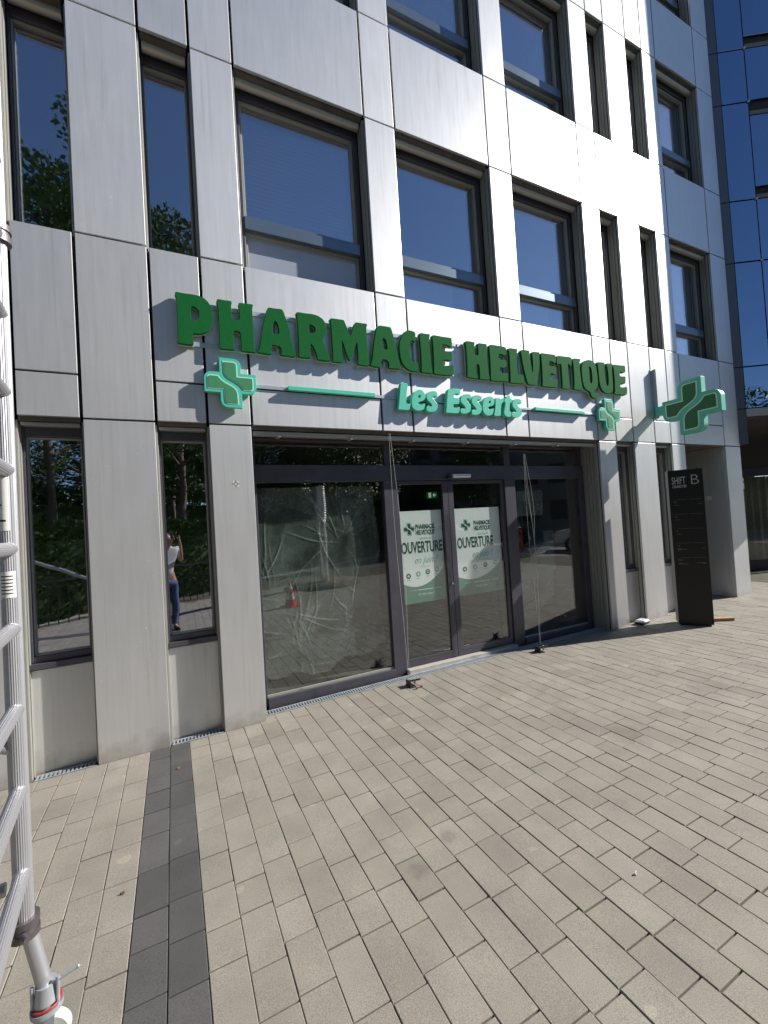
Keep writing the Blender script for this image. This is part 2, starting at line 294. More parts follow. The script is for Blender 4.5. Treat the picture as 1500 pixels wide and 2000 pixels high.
 'E4': ([(4.159,4.159),(4.188,4.172),(4.329,4.173),(4.461,4.181),(4.461,4.141),(4.46,4.075),(4.414,4.056),(4.349,4.064),(4.311,4.056),(4.31,4.01),(4.341,3.992),(4.452,4.007),(4.448,3.951),(4.439,3.893),(4.393,3.874),(4.339,3.881),(4.305,3.867),(4.305,3.817),(4.375,3.818),(4.471,3.841),(4.469,3.765),(4.45,3.699),(4.318,3.696),(4.145,3.694),(4.168,3.741),(4.179,3.955),(4.173,4.096)],[]),
 'l0': ([(0.285,3.523),(0.321,3.532),(0.381,3.528),(0.376,3.485),(0.366,3.439),(0.353,3.346),(0.342,3.288),(0.368,3.281),(0.404,3.292),(0.396,3.252),(0.385,3.208),(0.304,3.208),(0.23,3.207),(0.243,3.259),(0.267,3.408)],[]),
 'e0': ([(0.52,3.465),(0.567,3.469),(0.606,3.446),(0.62,3.401),(0.613,3.359),(0.577,3.333),(0.508,3.311),(0.513,3.288),(0.553,3.285),(0.609,3.306),(0.602,3.271),(0.586,3.229),(0.527,3.208),(0.474,3.21),(0.43,3.236),(0.417,3.293),(0.43,3.363),(0.461,3.429)],[[(0.531,3.405),(0.552,3.395),(0.546,3.372),(0.519,3.36),(0.514,3.383)]]),
 's0': ([(0.696,3.459),(0.752,3.47),(0.793,3.461),(0.797,3.414),(0.788,3.389),(0.761,3.405),(0.726,3.406),(0.718,3.384),(0.743,3.357),(0.782,3.318),(0.79,3.271),(0.761,3.222),(0.711,3.205),(0.656,3.204),(0.623,3.219),(0.63,3.272),(0.655,3.28),(0.688,3.27),(0.71,3.283),(0.692,3.312),(0.646,3.35),(0.629,3.389),(0.653,3.438)],[]),
 'E5': ([(0.956,3.51),(1.056,3.525),(1.147,3.524),(1.149,3.489),(1.136,3.452),(1.102,3.461),(1.051,3.46),(1.035,3.408),(1.105,3.407),(1.127,3.4),(1.114,3.328),(1.07,3.327),(1.028,3.325),(1.019,3.279),(1.066,3.279),(1.123,3.298),(1.115,3.255),(1.097,3.208),(0.987,3.209),(0.901,3.208),(0.917,3.267),(0.938,3.413)],[]),
 's1': ([(1.214,3.464),(1.275,3.472),(1.312,3.463),(1.305,3.409),(1.278,3.411),(1.243,3.413),(1.235,3.392),(1.266,3.363),(1.298,3.328),(1.299,3.278),(1.271,3.234),(1.209,3.212),(1.156,3.211),(1.128,3.225),(1.132,3.274),(1.162,3.28),(1.199,3.272),(1.215,3.292),(1.188,3.321),(1.146,3.355),(1.142,3.403),(1.167,3.442)],[]),
 's2': ([(1.381,3.464),(1.444,3.469),(1.487,3.456),(1.477,3.402),(1.439,3.41),(1.408,3.407),(1.406,3.387),(1.442,3.356),(1.472,3.314),(1.471,3.27),(1.439,3.225),(1.383,3.206),(1.329,3.203),(1.303,3.217),(1.308,3.267),(1.335,3.274),(1.373,3.268),(1.385,3.286),(1.354,3.319),(1.319,3.354),(1.317,3.403),(1.337,3.445)],[]),
 'e1': ([(1.602,3.468),(1.658,3.469),(1.688,3.44),(1.69,3.379),(1.663,3.345),(1.598,3.329),(1.572,3.308),(1.594,3.29),(1.673,3.312),(1.664,3.263),(1.641,3.223),(1.579,3.205),(1.525,3.217),(1.489,3.259),(1.487,3.328),(1.509,3.405),(1.549,3.445)],[[(1.616,3.412),(1.631,3.401),(1.623,3.377),(1.596,3.37),(1.595,3.392)]]),
 'r0': ([(1.71,3.451),(1.779,3.46),(1.807,3.445),(1.854,3.465),(1.845,3.402),(1.808,3.381),(1.794,3.296),(1.787,3.219),(1.724,3.209),(1.666,3.215),(1.684,3.264),(1.704,3.355),(1.709,3.406)],[]),
 't0': ([(1.9,3.478),(1.97,3.513),(1.971,3.47),(2.004,3.459),(1.992,3.413),(1.961,3.41),(1.946,3.318),(1.949,3.279),(1.974,3.278),(1.967,3.228),(1.943,3.208),(1.898,3.209),(1.854,3.229),(1.845,3.273),(1.869,3.352),(1.882,3.405),(1.86,3.41),(1.869,3.453),(1.895,3.46)],[]),
 's3': ([(2.073,3.468),(2.134,3.473),(2.171,3.458),(2.166,3.405),(2.125,3.411),(2.085,3.408),(2.083,3.386),(2.123,3.356),(2.163,3.312),(2.164,3.266),(2.12,3.224),(2.059,3.21),(2.007,3.211),(1.975,3.222),(1.983,3.275),(2.014,3.283),(2.051,3.279),(2.066,3.297),(2.038,3.327),(2.003,3.354),(2.001,3.4),(2.025,3.448)],[]),
}
BIG = ['P','H','A','R','M','A2','C','I','E','H2','E2','L','V','E3','T','I2','Q','U','E4']
SMALL = ['l0','e0','s0','E5','s1','s2','e1','r0','t0','s3']

# ================================================================= THE SETTING: ground
def paver_mat(name, a, b, grain=.5):
    m = mat(name, a, .85)
    geo = N(m, 'ShaderNodeNewGeometry')
    rr0 = ramp(m, geo.outputs['Random Per Island'], [(0, tuple(v * .9 for v in a)), (.12, a), (.88, b), (1, tuple(v * 1.07 for v in b))])
    c = rr0.outputs[0]
    sp = noise(m, 260, 3, rough=.7); r = ramp(m, sp.outputs[0], [(.30, (.52, .51, .50)), (.5, (1, 1, 1)), (.70, (1.38, 1.36, 1.32))])
    c = mixc(m, 1.0, c, r.outputs[0], 'MULTIPLY')
    bl = noise(m, 3.0, 5); r2 = ramp(m, bl.outputs[0], [(.3, (.84, .84, .85)), (.7, (1.08, 1.08, 1.06))])
    c = mixc(m, 1.0, c, r2.outputs[0], 'MULTIPLY')
    # old dark stains on three stones, fixed in place
    tc = N(m, 'ShaderNodeTexCoord')
    for (px, py, rad) in ((.26, 2.62, .085), (.07, 2.38, .09), (1.9, 3.6, .25), (3.2, 4.4, .3)):
        mp = N(m, 'ShaderNodeMapping', vector_type='POINT'); mp.inputs['Location'].default_value = (-px / rad, -py / rad, 0); mp.inputs['Scale'].default_value = (1 / rad, 1 / rad, 0)
        LK(m, tc.outputs['Object'], mp.inputs[0])
        g = N(m, 'ShaderNodeTexGradient', gradient_type='SPHERICAL'); LK(m, mp.outputs[0], g.inputs[0])
        dn = noise(m, 14, 3); mu = N(m, 'ShaderNodeMath', operation='MULTIPLY'); LK(m, g.outputs[0], mu.inputs[0]); LK(m, dn.outputs[0], mu.inputs[1])
        rr_ = ramp(m, mu.outputs[0], [(.08, (1, 1, 1)), (.32, (.80, .79, .81))])
        c = mixc(m, 1.0, c, rr_.outputs[0], 'MULTIPLY')
    gum = noise(m, 7.5, 0); gr_ = ramp(m, gum.outputs[0], [(.80, (1, 1, 1)), (.815, (1.22, 1.2, 1.16))])
    c = mixc(m, 1.0, c, gr_.outputs[0], 'MULTIPLY')
    LK(m, c, P(m).inputs['Base Color'])
    bump(m, sp.outputs[0], .35, .0015)
    return m
M_PAVE = paver_mat('concrete_paver', (.222, .203, .173), (.240, .221, .190))
M_PAVED = paver_mat('dark_paver', (.064, .062, .063), (.08, .077, .078))
M_JOINT = mat('joint_sand', (.06, .05, .038), .95); vary(M_JOINT, (.040, .033, .024), (.085, .078, .042), 9)
M_ASPH = mat('asphalt', (.16, .158, .155), .9); vary(M_ASPH, (.135, .133, .13), (.185, .182, .178), 3)

def ground_sheet(name, x0, x1, y0, y1, dz, m, step=3.0):
    b = MB(); nx = max(1, int((x1 - x0) / step)); ny = max(1, int((y1 - y0) / step))
    vs = [(x0 + (x1 - x0) * a / nx, y0 + (y1 - y0) * c / ny, 0) for c in range(ny + 1) for a in range(nx + 1)]
    vs = [(x, y, gz(x) + dz) for x, y, _ in vs]
    b.add(vs, [(c * (nx + 1) + a, c * (nx + 1) + a + 1, (c + 1) * (nx + 1) + a + 1, (c + 1) * (nx + 1) + a) for c in range(ny) for a in range(nx)])
    return struct(b.build(name, m))
ground_sheet('ground', -320, 320, -320, 320, -.036, M_ASPH, 8)
ground_sheet('joint_bed', -9, 14, -5, 17, -.016, M_JOINT, 1.0)
def pavers(name, rows, m, seed):
    rnd = random.Random(seed); b = MB(); g = .0014; gc = .0036; bv = .003
    for k in rows:
        s0 = -2.470 + .16 * k; s1 = s0 + .16
        if s1 < -1.43: o = .0
        elif s0 < 6.0: o = -.115
        else: o = -5.2
        o -= rnd.random() * .3 if o < -1 else 0
        first = True
        end = 8.5
        while o < end:
            ln = rnd.choice((.21, .26, .26, .32, .32))
            if first and o > -1: ln *= rnd.uniform(.45, 1.0); first = False
            o1 = o + ln; dz = rnd.uniform(-.0018, .0018); tx = rnd.uniform(-.0012, .0012)
            jx = rnd.uniform(-.0008, .0008)
            A = [(s0 + g + jx, o + gc), (s1 - g + jx, o + gc), (s1 - g + jx, o1 - gc), (s0 + g + jx, o1 - gc)]
            B = [(s0 + g + bv + jx, o + gc + bv), (s1 - g - bv + jx, o + gc + bv), (s1 - g - bv + jx, o1 - gc - bv), (s0 + g + bv + jx, o1 - gc - bv)]
            vs = []
            for ring, z in ((A, -.028), (A, -bv), (B, 0)):
                for q, (ss, oo) in enumerate(ring):
                    p = fw_pt(ss, -oo); vs.append((p.x, p.y, gz(p.x) + z + dz + (tx if q in (0, 1) else -tx)))
            fs = [(8, 11, 10, 9)]
            for r0 in (0, 4):
                for q in range(4): fs.append((r0 + q, r0 + 4 + q, r0 + 4 + (q + 1) % 4, r0 + (q + 1) % 4))
            b.add(vs, fs); o = o1
    return struct(b.build(name, m))
dark_rows = (0, 1)
pavers('pavement', [k for k in range(-24, 74) if k not in dark_rows], M_PAVE, 3)
pavers('pavement_dark_strip', dark_rows, M_PAVED, 5)

# ================================================================= THE OFFICE BUILDING
S = [-3.322, -2.870, -2.294, -1.850, -1.431, .052, .470, 1.939, 2.353, 3.790, 4.213, 4.648, 5.225, 5.676, 6.079, 7.389, 7.947]
LG, LB, L2, L3, L4, L5, L6, L7 = 2.96, 3.345, 4.613, 6.731, 8.021, 10.05, 11.25, 13.5
bld, BO = facade_empty('office_building', 0, 0, 0)
tag(bld, 'office building clad in brushed aluminium with deep blue windows above the pharmacy', 'building')
GW = .013; GH = .009       # half gaps
def panel(mb, s0, s1, z0, z1, front=0.0, th=.035):
    mb.box(s0 + GW, s1 - GW, front, front + th, z0 + GH, z1 - GH)
LEVELS_UP = [L2, L3, L4, L5, L6, L7]
M_WALLCORE = M_GAP
# solid pillars
solid = [(-5.4, -4.95, M_ALU), (-3.9, S[0], M_ALU), (S[1], S[2], M_ALU_S), (S[3], S[4], M_ALU), (S[9], S[10], M_ALU), (S[11], S[12], M_ALU), (S[13], S[14], M_ALU), (S[15], S[16], M_ALU)]
for (a, b_, m_) in solid:
    mb = MB(); zs = [-.12, LG] + LEVELS_UP
    for z0, z1 in zip(zs, zs[1:]): panel(mb, a, b_, z0, z1)
    pl = mb.build('pillar', m_, bld, BO, .003)
    core = MB(); core.box(a + .03, b_ - .03, .045, .45, -.12, L7)
    core.build('pillar_core', M_GAP, pl, BO)
for (a, b_) in ((S[5], S[6]), (S[7], S[8])):       # pillars that start above the shop front
    mb = MB(); zs = [LG] + LEVELS_UP
    for z0, z1 in zip(zs, zs[1:]): panel(mb, a, b_, z0, z1)
    pl = mb.build('pillar', M_ALU, bld, BO, .003)
    core = MB(); core.box(a + .03, b_ - .03, .045, .45, LG + .04, L7); core.build('pillar_core', M_GAP, pl, BO)
# window bays
wide = [(S[4], S[5]), (S[6], S[7]), (S[8], S[9]), (S[14], S[15])]
narrow = [(-4.95, -3.9), (S[0], S[1]), (S[2], S[3]), (S[10], S[11]), (S[12], S[13])]
for (a, b_) in wide + narrow:
    for z0, z1 in ((LG, LB), (LB, L2), (L3, L4), (L5, L6)):
        mb = MB(); panel(mb, a, b_, z0, z1)
        sp = mb.build('spandrel', M_ALU, bld, BO, .003)
        if z0 != LG:
            zz = LG + .05 if z0 == LB else z0 + .05
            c = MB(); c.box(a, b_, .045, .40, zz, z1 - .02); c.build('spandrel_core', M_GAP, sp, BO)

def make_window(a, b_, z0, z1, fi=.20, transom=True, wide_=True, frosted=False, case=True):
    """one deep set window: frame, glass, sill, roller blind case, ribbed guide rails"""
    fr = MB(); fw_ = .06 if wide_ else .022
    y0, y1 = fi, fi + .08
    gx0, gx1 = (a + .012, b_ - .012) if wide_ else (a + .004, b_ - .004)
    head = z1 - .045
    fr.box(gx0, gx0 + fw_, y0, y1, z0, head); fr.box(gx1 - fw_, gx1, y0, y1, z0, head)
    fr.box(gx0 + fw_, gx1 - fw_, y0, y1, head - .09, head); fr.box(gx0 + fw_, gx1 - fw_, y0, y1, z0, z0 + .05)
    wn = fr.build('window', M_FRAME, bld, BO, .004)
    if transom:
        c = MB(); c.box(gx0 + fw_, gx1 - fw_, y0 - .03, y1, z0 + .515, z0 + .64); c.box(gx0 + fw_, gx1 - fw_, y0 - .012, y1, z0 + .644, z0 + .67); c.build('transom', M_TRANS, wn, BO, .004)
    rim = MB(); ix0, ix1 = gx0 + fw_, gx1 - fw_
    lights = [(z0 + .05, z0 + .52), (z0 + .66, head - .09)] if transom else [(z0 + .05, head - .09)]
    for (q0, q1) in lights:
        t = .028 if wide_ else .012
        rim.box(ix0, ix0 + t, y0 + .03, y1 + .01, q0, q1); rim.box(ix1 - t, ix1, y0 + .03, y1 + .01, q0, q1)
        rim.box(ix0 + t, ix1 - t, y0 + .03, y1 + .01, q1 - t, q1); rim.box(ix0 + t, ix1 - t, y0 + .03, y1 + .01, q0, q0 + t)
    rim.build('casement', M_RIM, wn, BO, .003)
    for k_, (q0, q1) in enumerate(lights):
        box('pane', M_GLASSF if (transom and k_ == 0 and frosted) else M_GLASS, (ix0 + t - .004, ix1 - t + .004, y0 + .06, y0 + .075, q0 + t - .004, q1 - t + .004), wn, BO)
    # reveals: ribbed rails either side
    for side in (0, 1):
        g = MB(); x = a if side == 0 else b_; sg = 1 if side == 0 else -1
        yy = .045
        while yy < fi - .02:
            d = (.010 if wide_ else .003) + .005 * (int(yy * 100) % 2); xa, xb = sorted((x - sg * .028, x + sg * d))
            g.box(xa, xb, yy, min(yy + .042, fi - .003), z0 if z0 > 1 else -.06, z1 - .01); yy += .05
        g.build('guide_rail', M_RAIL, wn, BO, .002)
    if case:
        c = MB(); c.box(a + .02, b_ - .02, .04, fi + .1, z1 - .02, z1 + .06); c.build('head_soffit', M_SOFF, wn, BO)
        c = MB(); zc = z1 - .035; c.tube((a + .03, .135, zc), (b_ - .03, .135, zc), .05, n=18)
        for xx in (a + .14, b_ - .14): c.box(xx, xx + .014, .10, .17, zc + .01, zc + .04)
        c.build('blind_case', M_CASE, wn, BO)
    return wn
for (a, b_) in wide:
    make_window(a, b_, L2, L3, frosted=(a == S[4])); make_window(a, b_, L4, L5); make_window(a, b_, L6, L7)
for (a, b_) in narrow:
    for z0, z1 in ((L2, L3), (L4, L5), (L6, L7)): make_window(a, b_, z0, z1, transom=False, wide_=False)
# ground floor narrow bays: low metal apron panel and a window above it
for (a, b_) in narrow:
    wn = make_window(a, b_, .895, LG - .01, fi=.13, transom=False, wide_=False, case=False)
    c = MB(); c.box(a + .01, b_ - .01, .035, .3, LG - .03, LG + .04); c.build('head_soffit', M_SOFF, wn, BO)
    c = MB(); c.box(a + .02, b_ - .02, .05, .12, LG - .065, LG - .035); c.build('blind_case', M_CASE, wn, BO, .004)
    c = MB(); c.box(a - .02, b_ + .02, .085, .21, .845, .892); c.build('sill', M_FRAME, wn, BO, .004)
    c = MB(); c.box(a - .026, b_ + .026, .12, .135, -.1, .835); ap = c.build('apron', M_ALU, bld, BO, .003)
    c = MB(); c.box(a, b_, .14, .3, -.1, .84); c.build('apron_core', M_GAP, ap, BO)
# roof slab, floor slabs and dark rooms behind the glass
c = MB(); c.box(-5.4, S[16], .02, 7, L7, L7 + .6); c.build('parapet', M_ALU, bld, BO, .003)
rooms = MB()
for z in (LG + .06, L3 + .12, L5 + .12):
    rooms.box(-5.4, S[16], .46, 7.0, z + .15, z + .45)
rooms.box(-5.4, S[16], 7.0, 7.2, -.1, L7); rooms.box(-5.6, -5.4, .0, 7.2, -.1, L7)
rooms.build('interior', M_ROOM, bld, BO)
part_w = MB()
for s_ in (-1.6, .26, 2.15, 4.0, 5.9):
    part_w.box(s_ - .05, s_ + .05, .46, 7.0, LG + .5, L7 - .05)
part_w.box(-1.7, -1.55, .46, 7.0, 0, LG + .2); part_w.box(3.95, 4.05, .46, 7, 0, LG + .2); part_w.box(6.0, 6.08, .46, 7, 0, LG + .2)
part_w.build('partition', M_ROOM, bld, BO)
box('interior_floor', M_ROOMF, (-5.4, 6.0, .40, 7.0, -.08, .035), bld, BO)
# blinds drawn partly down inside some windows
for (a, b_, zt, zb) in ((S[4], S[5], L3 - .1, L2 + .02), (S[8], S[9], L3 - .1, L2 + .7), (S[14], S[15], L3 - .1, L3 - 1.0), (S[6], S[7], L5 - .1, L4 + .1)):
    c = MB(); n = int((zt - zb) / .05)
    for k in range(n): c.box(a + .1, b_ - .1, .42, .445, zb + k * .05 + .004, zb + k * .05 + .045)
    c.build('roller_blind', M_BLIND, bld, BO)
M_PAR = mat('inner_parapet', (.70, .71, .74), .7)
for (a, b_, cc) in ((S[4], S[5], 0), (S[6], S[7], 1), (S[8], S[9], 1)):
    for zz in (L2, L4):
        c = MB(); c.box(a + .08, b_ - (.08 if cc == 0 else .5), .34, .37, zz, zz + .56); c.build('inner_parapet', M_PAR, bld, BO)
# passage in the wide bay by the sign pillar: deep metal jambs, dark back wall
c = MB(); c.box(S[15] + .004, S[15] + .03, .036, .95, -.1, LG); c.build('passage_jamb', M_ALU, bld, BO, .003)
c = MB(); c.box(S[14] - .03, S[14] - .004, .036, .95, -.1, LG); c.build('passage_jamb', M_ALU, bld, BO, .003)
c = MB(); c.box(S[14], S[15], .02, 1.0, LG - .012, LG + .04); c.build('passage_soffit', M_SOFF, bld, BO)
c = MB(); c.box(S[14], S[14] + .62, .95, 1.0, -.1, LG - .02); c.box(S[14] + .63, S[15], .955, 1.0, -.1, LG - .02); c.build('passage_door', M_SOFF, bld, BO, .003)
c = MB(); c.box(S[15] + .001, S[15] + .004, .30, .40, 1.93, 2.02); c.build('wall_plate', mat('cream_plate', (.62, .6, .55), .5), bld, BO)

# ---- shop front
FI_ = .30
sf = MB(); x0, x1 = S[4] + .012, S[9] - .03
sf.box(x0, x1, FI_, FI_ + .09, 2.41, 2.605)                       # transom
sf.box(x0, x1, FI_, FI_ + .09, LG - .08, LG - .01)
sf.box(x0, x0 + .05, FI_, FI_ + .09, .0, 2.41); sf.box(x0, x0 + .05, FI_, FI_ + .09, 2.605, LG - .08)
for (a, b_) in ((.165, .335), (2.105, 2.30), (3.64, x1)):
    sf.box(a, b_, FI_ - .004, FI_ + .09, -.02, 2.41)
for (a, b_) in ((.205, .30), (2.14, 2.25), (3.68, x1)):
    sf.box(a, b_, FI_ + .02, FI_ + .09, 2.605, LG - .08)
sf.box(x0 + .05, .165, FI_ - .03, FI_ + .09, -.02, .095); sf.box(2.30, 3.64, FI_ - .03, FI_ + .09, -.02, .095)
shopf = sf.build('shop_front', M_FRAME, bld, BO, .004)
for q_ in ((x0 + .05, .165), (2.30, 3.64)): box('glazing_bead', M_RIM, (q_[0], q_[1], FI_ + .012, FI_ + .03, .095, .118), shopf, BO)
for (a, b_, q0, q1) in ((x0 + .05, .165, .118, 2.41), (2.30, 3.64, .118, 2.41), (x0 + .05, .205, 2.605, LG - .08), (.30, 2.14, 2.605, LG - .08), (2.25, 3.68, 2.605, LG - .08)):
    box('pane', M_SHOP, (a, b_, FI_ + .035, FI_ + .05, q0, q1), shopf, BO)
c = MB(); c.box(x0 - .01, x1 + .03, .037, FI_ + .12, LG - .03, LG + .045); c.build('head_soffit', M_SOFF, shopf, BO)
c = MB(); c.box(x0, x1, .055, .13, LG - .085, LG - .04); c.box(x0, x1, .16, .25, LG - .06, LG - .03)
for xx in [x0 + .25 + .82 * k for k in range(7)]: c.box(xx, xx + .035, .045, .15, LG - .10, LG - .06)
c.build('blind_case', M_CASE, shopf, BO, .004)
g = MB(); yy = .045
while yy < FI_ - .01:
    g.box(S[9] - .03, S[9] + .012 - .004 * (int(yy * 100) % 2), yy, yy + .052, -.02, LG - .01); yy += .06
g.build('guide_rail', M_RAIL, shopf, BO, .002)
# two door leaves
M_STEEL = mat('stainless', (.6, .6, .6), .25, 1.0)
def leaf(a, b_, stile_left, stile_right):
    d = MB(); y0, y1 = FI_ + .02, FI_ + .065
    d.box(a, a + stile_left, y0, y1, .06, 2.405); d.box(b_ - stile_right, b_, y0, y1, .06, 2.405)
    d.box(a + stile_left, b_ - stile_right, y0, y1, .06, .155); d.box(a + stile_left, b_ - stile_right, y0, y1, 2.36, 2.405)
    l = d.build('door_leaf', M_FRAME, bld, BO, .004)
    box('pane', M_SHOP, (a + stile_left, b_ - stile_right, y0 + .02, y0 + .03, .155, 2.36), l, BO)
    box('label_strip', M_STEEL, (b_ - stile_right - .13 if stile_left < .06 else a + stile_left + .02, b_ - stile_right - .03 if stile_left < .06 else a + stile_left + .12, y0 + .012, y0 + .016, .17, .18), l, BO)
    return l
dl = leaf(.337, 1.128, .04, .085); leaf(1.132, 2.103, .085, .06)
c = MB(); c.tube((1.10, FI_ + .022, 1.03), (1.10, FI_ - .005, 1.03), .014, n=14); c.build('lock', M_STEEL, dl, BO)
c = MB(); c.box(1.17, 1.47, FI_ - .07, FI_ - .006, 2.43, 2.485); sn = c.build('door_sensor', mat('sensor_grey', (.62, .62, .62), .3, .4), bld, BO, .016)
c = MB(); c.box(1.10, 1.168, FI_ - .05, FI_ - .006, 2.42, 2.475); c.build('sensor_eye', mat('black_plastic', (.02, .02, .02), .3), sn, BO, .012)
# pale stone threshold
M_STONE = mat('threshold_stone', (.36, .345, .31), .6); vary(M_STONE, (.33, .315, .28), (.4, .38, .345), 12)
b = MB(); b.box(.337, 2.103, .235, FI_ + .06, -.05, .052); b.build('threshold', M_STONE, bld, BO, .004)

# ---- drain gratings on the ground at the foot of the wall
M_GALV = mat('galvanised', (.42, .46, .5), .5, .6); vary(M_GALV, (.36, .4, .45), (.5, .53, .56), 14)
def grating(s0, s1, o0, o1, label):
    sm = (s0 + s1) / 2; g, off = facade_empty('drain_grating', sm, -(o0 + o1) / 2, gs(sm))
    sl = (gs(s1) - gs(s0)) / (s1 - s0)
    def zz(s_): return gs(sm) + sl * (s_ - sm)
    f = MB()
    def sbox(a, b_, ya, yb, z0, z1):
        f.add([(a, ya, zz(a) + z0), (b_, ya, zz(b_) + z0), (b_, yb, zz(b_) + z0), (a, yb, zz(a) + z0), (a, ya, zz(a) + z1), (b_, ya, zz(b_) + z1), (b_, yb, zz(b_) + z1), (a, yb, zz(a) + z1)],
              [(0, 3, 2, 1), (4, 5, 6, 7), (0, 1, 5, 4), (1, 2, 6, 5), (2, 3, 7, 6), (3, 0, 4, 7)])
    ya, yb = -o1, -o0
    sbox(s0, s1, ya, ya + .014, -.03, .004); sbox(s0, s1, yb - .014, yb, -.03, .004)
    f.build('rim', M_GALV, g, off, .001)
    f = MB(); n = int((s1 - s0) / .030)
    for k in range(n):
        a = s0 + .006 + k * .030; sbox(a, a + .014, ya + .014, yb - .014, -.03, .002)
    f.build('bars', M_GALV, g, off)
    f = MB(); sbox(s0, s1, ya, yb, -.09, -.032); f.build('channel', M_GAP, g, off)
    tag(g, label, 'drain grating', 'drain gratings at the foot of the facade')
grating(S[0] + .02, S[1], -.098, -.004, 'slotted metal drain grating at the foot of the leftmost low metal apron')
grating(S[2] + .004, S[3], -.098, -.004, 'short slotted drain grating between two metal pillars, at the end of the dark paving strip')
grating(S[4] + .01, 3.78, -.235, -.12, 'long slotted drain grating running in front of the shop window and glass doors')

# ================================================================= PHARMACY SIGNS
M_GREEN = mat('sign_green', (.010, .125, .032), .7); vary(M_GREEN, (.009, .115, .030), (.011, .132, .034), 30); P(M_GREEN).inputs['Specular IOR Level'].default_value = .06
M_GREEN2 = mat('sign_green_side', (.012, .07, .022), .5)
M_TEAL = mat('sign_teal', (.085, .56, .42), .4)
M_WHITE = mat('sign_white_back', (.62, .63, .6), .5)
M_MIDG = mat('cross_green', (.055, .26, .12), .45)
M_PALE = mat('cross_outline', (.52, .82, .70), .45)
M_BAR = mat('support_rail', (.44, .50, .56), .4, .4)
M_GREEN_SHADED = mat('projecting_green_shaded', (.03, .14, .05), .45)  # cross green darkened in the colour, the face stands in shade
M_TEAL_SHADED = mat('projecting_border_shaded', (.12, .50, .38), .45)  # mint border toned down in the colour for the same shaded face
sg, so = facade_empty('shop_sign', 1.2, 0, 3.93)
tag(sg, 'big dark green raised letters reading PHARMACIE HELVETIQUE on the metal facade', 'sign')
def letters(keys, m, back, parent, off, front=.070, depth=.036):
    for n_, k in enumerate(keys):
        o_, hs = GLYPHS[k]; d = .0012 * (n_ % 2)
        mb = MB(); plate(mb, chaikin(o_), [chaikin(h) for h in hs], -front - d, -front + depth)
        l = solid_fix(mb.build('letter', m, parent, off, .003))
        if back:
            cx = sum(p[0] for p in o_) / len(o_); cz = sum(p[1] for p in o_) / len(o_)
            mb = MB(); plate(mb, [(p[0] + (p[0] - cx) * .015, p[1] + (p[1] - cz) * .015) for p in chaikin(o_)], [chaikin(h) for h in hs], -front + depth + .001, -front + depth + .016)
            solid_fix(mb.build('halo_back', M_WHITE, l, off))
letters(BIG, M_GREEN, True, sg, so)
def rail(z, a, b_, parent, off, h=.045, y0=-.016, y1=-.002):
    c = MB(); c.box(a, b_, y0, y1, z, z + h); c.box(a, b_, y1, .0, z + .004, z + h - .004); c.build('mounting_rail', M_BAR, parent, off, .002)
rail(4.095, -1.98, 1.16, sg, so); rail(3.705, -1.98, 1.16, sg, so)
rail(4.095, 1.19, 4.42, sg, so); rail(3.705, 1.19, 4.42, sg, so)
for s_ in (-1.15, .09, .52, 2.2, 3.3):
    c = MB(); c.box(s_, s_ + .03, -.034, -.018, 3.71, 4.13); c.build('mounting_rail', M_BAR, sg, so, .002)
sg2, so2 = facade_empty('small_sign', 1.2, 0, 3.36)
tag(sg2, 'small mint green raised letters reading Les Esserts below the big green name', 'sign')
letters(SMALL, M_TEAL, False, sg2, so2, .075, .058)
rail(3.345, -1.40, .26, sg2, so2, .035); rail(3.345, 2.12, 3.76, sg2, so2, .03); rail(3.345, .3, 2.12, sg2, so2, .03)
for (a, b_) in ((-1.054, -.049), (2.439, 3.439)):
    c = MB(); c.box(a, b_, -.062, -.018, 3.34, 3.382); c.build('mint_bar', M_TEAL, sg2, so2, .002)

def arc(cx, cy, r, a0, a1, n=7):
    return [(cx + r * math.cos(R(a0 + (a1 - a0) * k / n)), cy + r * math.sin(R(a0 + (a1 - a0) * k / n))) for k in range(n + 1)]
def cross_outline(r=.14):
    a, b_ = .295, .705      # vertical bar ; horizontal bar the same
    return ([(a, 1.0)] + arc(b_ - r, 1 - r, r, 90, 0) + [(b_, b_), (1.0, b_)] + arc(1 - r, a + r, r, 0, -90) + [(b_, a), (b_, 0.0)] +
            arc(a + r, r, r, -90, -180) + [(a, a), (0.0, a)] + arc(r, b_ - r, r, 180, 90) + [(a, b_)])
def s_piece():
    return ([(.36, .935), (.56, .935)] + arc(.57, .865, .065, 80, 0, 4) + [(.637, .64), (.945, .64)] + [(.945, .43)] + arc(.885, .42, .06, 0, -80, 4) +
            [(.735, .362), (.71, .40), (.66, .455), (.585, .505), (.50, .545), (.43, .59), (.385, .645), (.366, .71)])
def inset(poly, d):
    n = len(poly); out = []
    ar = sum(poly[k][0] * poly[(k + 1) % n][1] - poly[(k + 1) % n][0] * poly[k][1] for k in range(n)); sgn = 1 if ar > 0 else -1
    for k in range(n):
        p0, p1, p2 = Vector(poly[k - 1]), Vector(poly[k]), Vector(poly[(k + 1) % n])
        d1 = (p1 - p0).normalized(); d2 = (p2 - p1).normalized()
        n1 = Vector((-d1.y, d1.x)) * sgn; n2 = Vector((-d2.y, d2.x)) * sgn
        m_ = (n1 + n2); m_ = m_ / max(.3, m_.dot(n1)) if m_.length > 1e-6 else n1
        q = p1 + m_ * d; out.append((q.x, q.y))
    return out
